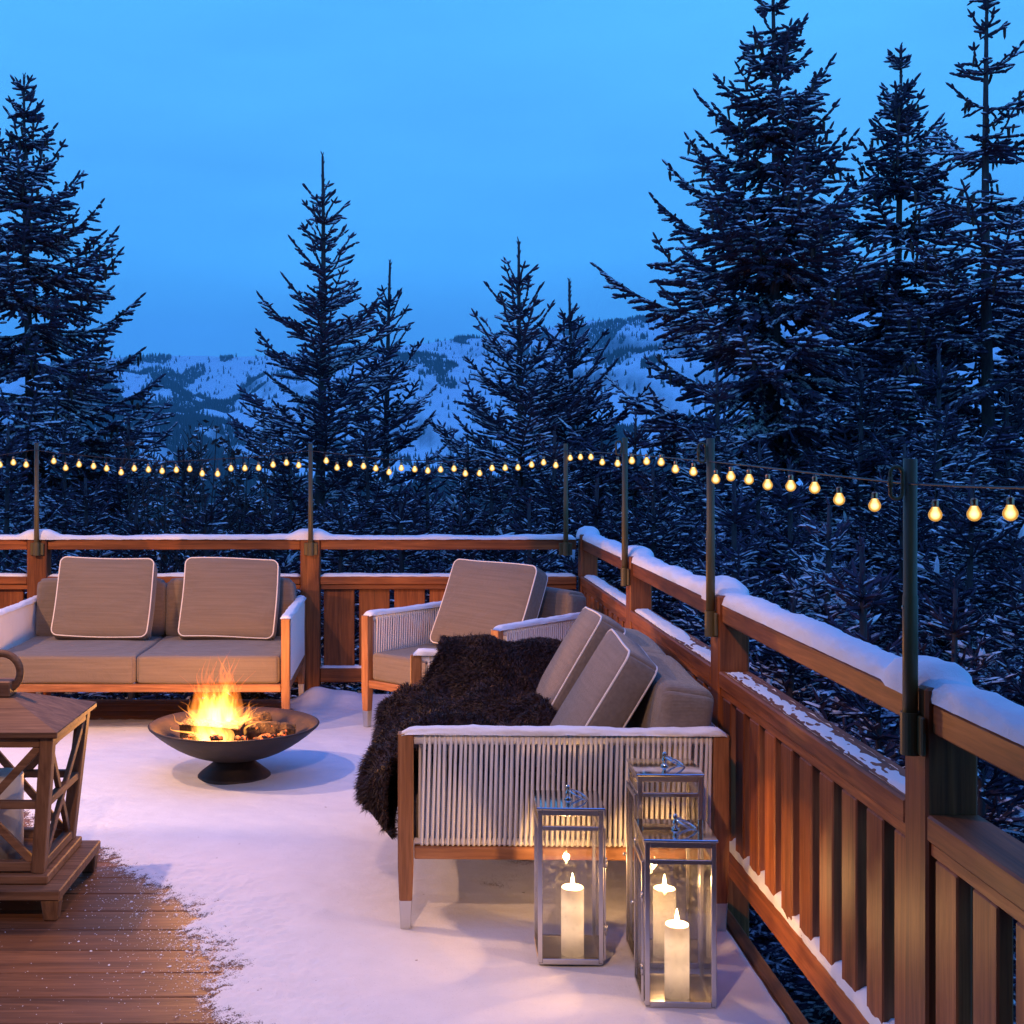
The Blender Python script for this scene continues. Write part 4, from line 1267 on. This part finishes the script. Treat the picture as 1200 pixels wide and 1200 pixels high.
def spruce_parts(H, slope, seed, style, zcut=0.0):
    """arrays of shoots of one spruce, base at the origin. slope: crown radius gained per metre below the tip"""
    rs = np.random.RandomState(seed); out = []; wood_ = MB()
    S = dict(young=dict(gap=.34, up0=56, up1=6, dens=1.0, droop=.0, cones=0, nb=5, lead=1.15, rad=.0155, sub=.075, hang=.06),
             mature=dict(gap=.34, up0=42, up1=-6, dens=1.0, droop=.18, cones=5, nb=8, lead=.45, rad=.0180, sub=.070, hang=.40),
             sparse=dict(gap=.42, up0=35, up1=0, dens=.8, droop=.1, cones=5, nb=5, lead=.6, rad=.0155, sub=.075, hang=.35),
             under=dict(gap=.34, up0=45, up1=-10, dens=1.0, droop=.12, cones=0, nb=7, lead=.5, rad=.0105, sub=.062, hang=.40))[style]
    # trunk with its leader
    n = 26; lx = rs.normal(0, .012, 2); zz = np.linspace(-.3, H, n)
    cx = .04 * np.sin(zz * .6 + seed); cy = .04 * np.cos(zz * .5 + seed)
    cx -= cx[-1]; cy -= cy[-1]
    rad = .012 + .0115 * (H - zz) ** 1.02
    wood_.tube(np.stack([cx, cy, zz], -1), rad, 8)
    ctr = lambda z: np.array([np.interp(z, zz, cx), np.interp(z, zz, cy), z])
    # leader needles
    t_ = .0
    while t_ < S['lead'] + .6:
        for q in range(2):
            a = rs.uniform(0, 6.28); z = H - t_
            spindles(ctr(z)[None], np.array([[math.cos(a) * .4, math.sin(a) * .4, 1.0]]), np.array([.045 + .03 * rs.rand()]), np.array([.007]), out)
        t_ += .05
    t_ = S['lead'] * .45
    azoff = rs.uniform(0, 6.28)
    while H - t_ > zcut:
        z0 = H - t_
        R_ = slope * t_ * (.50 + .50 * min(1, t_ / 1.6)) + .05
        R_ = min(R_, slope * 9)
        upd = R(np.interp(t_, [0, .8, 2.2, 5, 9], [S['up0'], S['up0'] * .8, (S['up0'] + S['up1']) / 2, S['up1'], S['up1'] - 10]))
        nb = S['nb'] + (rs.rand() < .4) - (1 if t_ < 1.3 else 0)
        azoff += 2.4
        for k in range(nb):
            if rs.rand() < .07: continue
            az = azoff + 2 * math.pi * k / nb + rs.normal(0, .22)
            L_ = R_ * rs.uniform(.62, 1.18) / max(.6, math.cos(upd))
            if rs.rand() < .06: L_ *= 1.15
            up = upd + rs.normal(0, R(6))
            m = max(5, int(L_ / .05)); s = np.linspace(0, 1, m)
            bow = S['droop'] * L_
            hx = L_ * s * math.cos(up); hz = L_ * s * math.sin(up) - bow * 1.8 * s * (1 - s) * 1.6 - bow * .5 * s + .16 * L_ * s ** 2.5 * (1 if t_ > .8 else .3)
            side = .10 * L_ * np.sin(s * 2.2 + rs.uniform(0, 6)) * s
            ca, sa = math.cos(az), math.sin(az)
            C = ctr(z0 + rs.uniform(-.07, .07))
            B = np.stack([C[0] + hx * ca - side * sa, C[1] + hx * sa + side * ca, C[2] + hz], -1)
            T = np.gradient(B, axis=0); T /= np.linalg.norm(T, axis=1)[:, None]
            wood_.tube(B[::2] if m > 6 else B, np.linspace(.005 + .010 * L_, .003, len(B[::2] if m > 6 else B)), 4, caps=False)
            # shoots clothing the main axis
            st = (.10 if S['cones'] > 2 else .28) if (t_ > 2.0 and L_ > .8) else .10
            idx = np.where(s > st)[0]
            if len(idx):
                spindles(B[idx], T[idx] + rs.normal(0, .06, (len(idx), 3)), np.full(len(idx), .085) * rs.uniform(.9, 1.3, len(idx)), np.full(len(idx), S['rad'] * .85), out)
            # side twigs
            nt = max(2, int(L_ * (1 - st * .7) / S['sub'] * (.6 if (t_ < 1.5 and style == 'young') else 1))); ss = np.linspace(st * .7, .97, nt) + rs.normal(0, .01, nt); ss = np.clip(ss, 0, 1)
            for sg in (-1, 1):
                bp = np.stack([np.interp(ss, s, B[:, i]) for i in range(3)], -1); tp = np.stack([np.interp(ss, s, T[:, i]) for i in range(3)], -1)
                sd = np.cross(tp, np.array([0, 0, 1.0])) * sg; sd /= np.linalg.norm(sd, axis=1)[:, None] + 1e-9
                l2 = (np.minimum(.50 * L_ * (1 - ss) + .05, .62) * rs.uniform(.5, 1.15, nt))
                d2 = tp * .75 + sd * .85 + rs.normal(0, .14, (nt, 3)); d2[:, 2] -= S['hang'] * rs.uniform(.2, 1.2, nt) * (1 if t_ > 1 else .2)
                d2 /= np.linalg.norm(d2, axis=1)[:, None]
                # axis of each twig as chained shoots
                step = .075
                for q in range(9):
                    ok = l2 > q * step * .95
                    if not ok.any(): break
                    p = bp[ok] + d2[ok] * (q * step); dd = d2[ok].copy(); dd[:, 2] -= S['hang'] * .25 * q * step / .3
                    ll = np.minimum(.115, l2[ok] - q * step + .04)
                    spindles(p, dd + rs.normal(0, .05, dd.shape), ll, np.full(len(p), S['rad']) * rs.uniform(.8, 1.15, len(p)), out)
                    # tertiary shoots
                    if q >= 1 or S['dens'] >= 1:
                        for s3 in (-1, 1):
                            o3 = ok & (rs.rand(nt) < .75) & (l2 > .10)
                            if not o3.any(): continue
                            dd = d2[o3]; s_ = np.cross(dd, np.array([0, 0, 1.0])) * s3; s_ /= np.linalg.norm(s_, axis=1)[:, None] + 1e-9
                            d3 = dd * .8 + s_ * .75 + rs.normal(0, .18, dd.shape); d3[:, 2] -= S['hang'] * .5 * rs.rand(len(dd))
                            spindles(bp[o3] + dd * (q * step + .04), d3, rs.uniform(.045, .095, len(dd)), np.full(len(dd), S['rad'] * .86), out)
            # pads of snow caught on the boughs
            if style == 'under' and t_ > .8 and rs.rand() < .10:
                npd = 2 + rs.poisson(3)
                u = rs.uniform(.45, .95, 1) + rs.normal(0, .06, npd); u = np.clip(u, 0, 1)
                p = np.stack([np.interp(u, s, B[:, i]) for i in range(3)], -1) + rs.normal(0, .025, (npd, 3)); p[:, 2] += .012
                tt_ = np.stack([np.interp(u, s, T[:, i]) for i in range(3)], -1) + rs.normal(0, .35, (npd, 3)); tt_[:, 2] *= .4
                spindles(p, tt_, rs.uniform(.08, .20, npd), rs.uniform(.012, .022, npd), out, 2)
            # cones hang below the outer boughs
            if S['cones'] and t_ < 4.2 and t_ > .5:
                nc = rs.poisson(S['cones'] * min(1, L_))
                if nc:
                    u = rs.uniform(.35, 1, nc); p = np.stack([np.interp(u, s, B[:, i]) for i in range(3)], -1) + rs.normal(0, .03, (nc, 3))
                    dd = np.tile([0, 0, -1.0], (nc, 1)) + rs.normal(0, .12, (nc, 3))
                    spindles(p, dd, rs.uniform(.09, .15, nc), rs.uniform(.014, .019, nc), out, 1)
        t_ += S['gap'] * rs.uniform(.75, 1.25) * (1 if t_ > 1.0 else .8)
    return wood_, out

def spruce(label, px_, tip_py, Y, slope, seed, style, needle=NEEDLE, cut_z=-3.0, group=None):
    tip = at(px_, tip_py, Y)
    gz = float(ground_z(np.array([tip.x]), np.array([Y]))[0])
    H = tip.z - gz
    g = empty('spruce_tree', (tip.x, Y, gz), 0, label, 'spruce', group)
    wd, out = spruce_parts(H, slope, seed, style, zcut=max(.3, cut_z - gz))
    wd.build('trunk', BARK, g, True)
    c_ = spindle_mesh('crown', out, [needle, CONE, SNOWC], g)
    if style in ('young', 'under'): join_blades(c_, out, 7, seed)
    return g, H
GT = None
spruce('tall dark snowy spruce at the left edge, wide tiers and hanging cones', 28, 90, 14.5, .42, 11, 'mature')
spruce('young open-topped spruce with a long bare leader above the armchair side of the loveseat', 378, 183, 13.5, .29, 22, 'young', cut_z=-2.2)
spruce('shorter bushy spruce just right of the young spruce with the long leader', 457, 308, 15, .31, 33, 'young', cut_z=-2.2)
spruce('young spruce with a knobbly double leader, centre of the view', 608, 283, 13.5, .40, 44, 'young', NEEDLE_S, cut_z=-2.2)
spruce('smaller young spruce directly right of the knobbly one', 667, 330, 14.5, .34, 55, 'young', NEEDLE_S, cut_z=-2.2)
spruce('tallest and widest spruce, its tip cut by the top of the picture', 905, -50, 12.5, .38, 66, 'mature', cut_z=-3)
spruce('dense spruce loaded with brown cones, between the tallest one and the right edge', 1056, 55, 13.5, .34, 77, 'mature', cut_z=-3)
spruce('thin-crowned spruce near the right edge with far-apart boughs', 1157, -30, 12.0, .33, 88, 'sparse', cut_z=-3)
spruce('spruce half outside the frame at the right edge, lower boughs only', 1262, 130, 13, .42, 99, 'mature', cut_z=-3)
spruce('small bright-snowed spruce rising just behind the right railing', 972, 592, 7.6, .42, 111, 'under', NEEDLE_S, cut_z=-2.5)

# understory: a few kinds, copied
protos = []
for k, (sd, sl) in enumerate(((201, .44), (202, .50), (203, .38), (204, .55))):
    g = empty('spruce_tree', (0, 0, 0)); H = 5.2
    wd, out = spruce_parts(H, sl, sd, 'under', zcut=1.0)
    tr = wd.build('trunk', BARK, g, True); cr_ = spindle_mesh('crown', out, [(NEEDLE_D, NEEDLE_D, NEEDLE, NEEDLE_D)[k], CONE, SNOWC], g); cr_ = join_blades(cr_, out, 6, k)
    print('proto faces', len(cr_.data.polygons))
    protos.append((g, H))
US = []   # px of tip, py of tip, depth, region
rs = random.Random(5)
for x, y, d in ((75, 500, 12.5), (150, 495, 13.5), (215, 530, 12), (285, 535, 12.8), (340, 515, 11.5), (430, 510, 12), (500, 535, 11.5), (548, 520, 12.6), (575, 550, 10.8), (650, 505, 11.5), (705, 515, 13), (745, 490, 12.5), (790, 490, 12), (765, 545, 10), (840, 430, 11.2), (890, 520, 10), (700, 560, 10.2)):
    US.append((x, y, d, 0))
for x, y, d in ((1010, 430, 11), (1100, 410, 10.5), (1180, 455, 11), (1060, 520, 9.2), (1140, 560, 8.4), (860, 560, 8.8), (925, 545, 9.4), (1230, 520, 8.5), (1010, 640, 6.8), (1120, 690, 6.2), (1210, 660, 6.4), (930, 700, 7.4), (1030, 800, 5.6), (1150, 860, 5.0), (830, 620, 9.6), (10, 500, 12), (100, 560, 10.5), (240, 590, 10.4), (400, 590, 10.3), (470, 585, 10.2), (620, 590, 10.0), (320, 585, 10.6), (160, 590, 10.2), (540, 600, 10.0), (40, 610, 10.0)):
    US.append((x, y, d, 1))
used = [False] * 4
US.sort()
ORD = ['first', 'second', 'third', 'fourth', 'fifth', 'sixth', 'seventh', 'eighth', 'ninth', 'tenth', 'eleventh', 'twelfth', 'thirteenth', 'fourteenth', 'fifteenth', 'sixteenth', 'seventeenth', 'eighteenth', 'nineteenth', 'twentieth', 'twenty-first', 'twenty-second', 'twenty-third', 'twenty-fourth', 'twenty-fifth', 'twenty-sixth', 'twenty-seventh', 'twenty-eighth']
cnt = [0, 0]
for i, (x, y, d, reg) in enumerate(US):
    k = rs.randrange(4); g, H = protos[k]
    if used[k]: g = copy_tree(g)
    used[k] = True
    p = at(x, y, d); s_ = (.85 + .3 * rs.random())
    g.scale = (s_,) * 3; g.location = (p.x, d, p.z - H * s_); g.rotation_euler = (0, 0, rs.uniform(0, 6.28))
    if x > 800: lab, gr = 'snow-dusted low spruce behind the side railing, its tip %s from the left' % ORD[cnt[1]], 'low spruces behind the side railing'; cnt[1] += 1
    else: lab, gr = 'snow-dusted low spruce behind the far railing, its tip %s from the left' % ORD[cnt[0]], 'low spruces behind the far railing'; cnt[0] += 1
    tag(g, lab, 'spruce', gr)

# leafless shrubs with a few dry leaves
def shrub(px_, py_, Y, seed, label):
    rs = np.random.RandomState(seed); top = at(px_, py_, Y); gz = float(ground_z(np.array([top.x]), np.array([Y]))[0]) ; H = top.z - gz
    g = empty('shrub', (top.x, Y, gz), 0, label, 'shrub', 'dry-leaved shrubs behind the far railing')
    mb = MB(); LV = []
    for k in range(9):
        a = rs.uniform(0, 6.28); sp_ = rs.uniform(.1, .55); hh = H * rs.uniform(.82, 1.0)
        n = 14; s = np.linspace(0, 1, n)
        w1 = rs.normal(0, .05, 2)
        B = np.stack([sp_ * math.cos(a) * s ** .8 + .05 * np.sin(s * 7 + k), sp_ * math.sin(a) * s ** .8 + .05 * np.cos(s * 6 + k), hh * s], -1)
        mb.tube(B, np.linspace(.016, .004, n), 5, caps=False)
        for q in range(26):
            u = rs.uniform(.45, 1.0); p = np.array([np.interp(u, s, B[:, i]) for i in range(3)])
            az = rs.uniform(0, 6.28); L_ = rs.uniform(.12, .40) * (1.15 - u * .6)
            e = p + L_ * np.array([math.cos(az) * .6, math.sin(az) * .6, .75])
            mid = (p + e) / 2 + rs.normal(0, .015, 3)
            mb.tube([p, mid, e], [.005, .004, .0025], 4, caps=False)
            for l in range(rs.poisson(2.2)):
                c = p + (e - p) * rs.uniform(.3, 1.0); LV.append(c + rs.normal(0, .02, 3))
    mb.build('stems', BARK, g, True)
    LV = np.array(LV); N = len(LV)
    d = rs.normal(0, 1, (N, 3)); d[:, 2] = -abs(d[:, 2]) * .6; d /= np.linalg.norm(d, axis=1)[:, None]
    s_ = np.cross(d, rs.normal(0, 1, (N, 3))); s_ /= np.linalg.norm(s_, axis=1)[:, None]; up = np.cross(s_, d)
    L_ = rs.uniform(.04, .085, N)[:, None]; w_ = L_ * .33
    V = np.stack([LV, LV + d * L_ * .45 + s_ * w_, LV + d * L_, LV + d * L_ * .45 - s_ * w_, LV + d * L_ * .5 + up * L_ * .16], 1)
    f = np.array([(0, 1, 4), (1, 2, 4), (2, 3, 4), (3, 0, 4)])
    np_mesh('leaves', V.reshape(-1, 3), (np.arange(N)[:, None, None] * 5 + f[None]).reshape(-1, 3), LEAF, g)
for i, (x, y, Y, lab) in enumerate(((212, 470, 11.2, 'leftmost thin shrub with a few reddish dry leaves against the mountain'), (250, 452, 11.8, 'tallest thin shrub with reddish dry leaves against the pale slope'), (282, 478, 11, 'thin leafy shrub left of the young spruce with the long leader'),
                                 (175, 500, 10.6, 'low brown-leaved shrub beside the boughs of the left spruce'), (312, 500, 11.4, 'low brown-leaved shrub touching the young spruce with the long leader'), (232, 530, 10.2, 'lowest brown-leaved shrub behind the loveseat with two pillows'))):
    shrub(x, y, Y, 300 + i, lab)

# ------------------------------------------------------------------ air
HAZE = 0.00019
if HAZE:
    m = bpy.data.materials.new('haze_air'); m.use_nodes = True; t = m.node_tree; t.nodes.clear()
    o_ = nd(t, 'ShaderNodeOutputMaterial'); pv = nd(t, 'ShaderNodeVolumePrincipled'); pv.inputs['Density'].default_value = HAZE
    pv.inputs['Color'].default_value = (.38, .82, 1, 1)
    t.links.new(pv.outputs[0], o_.inputs['Volume'])
    mb = MB(); mb.box((300, 1500, 250), (9000, 3400, 1100), 0.001); o = mb.build('haze', m); tag(o, kind='stuff', label='thin blue evening air over the valley', cat='haze')
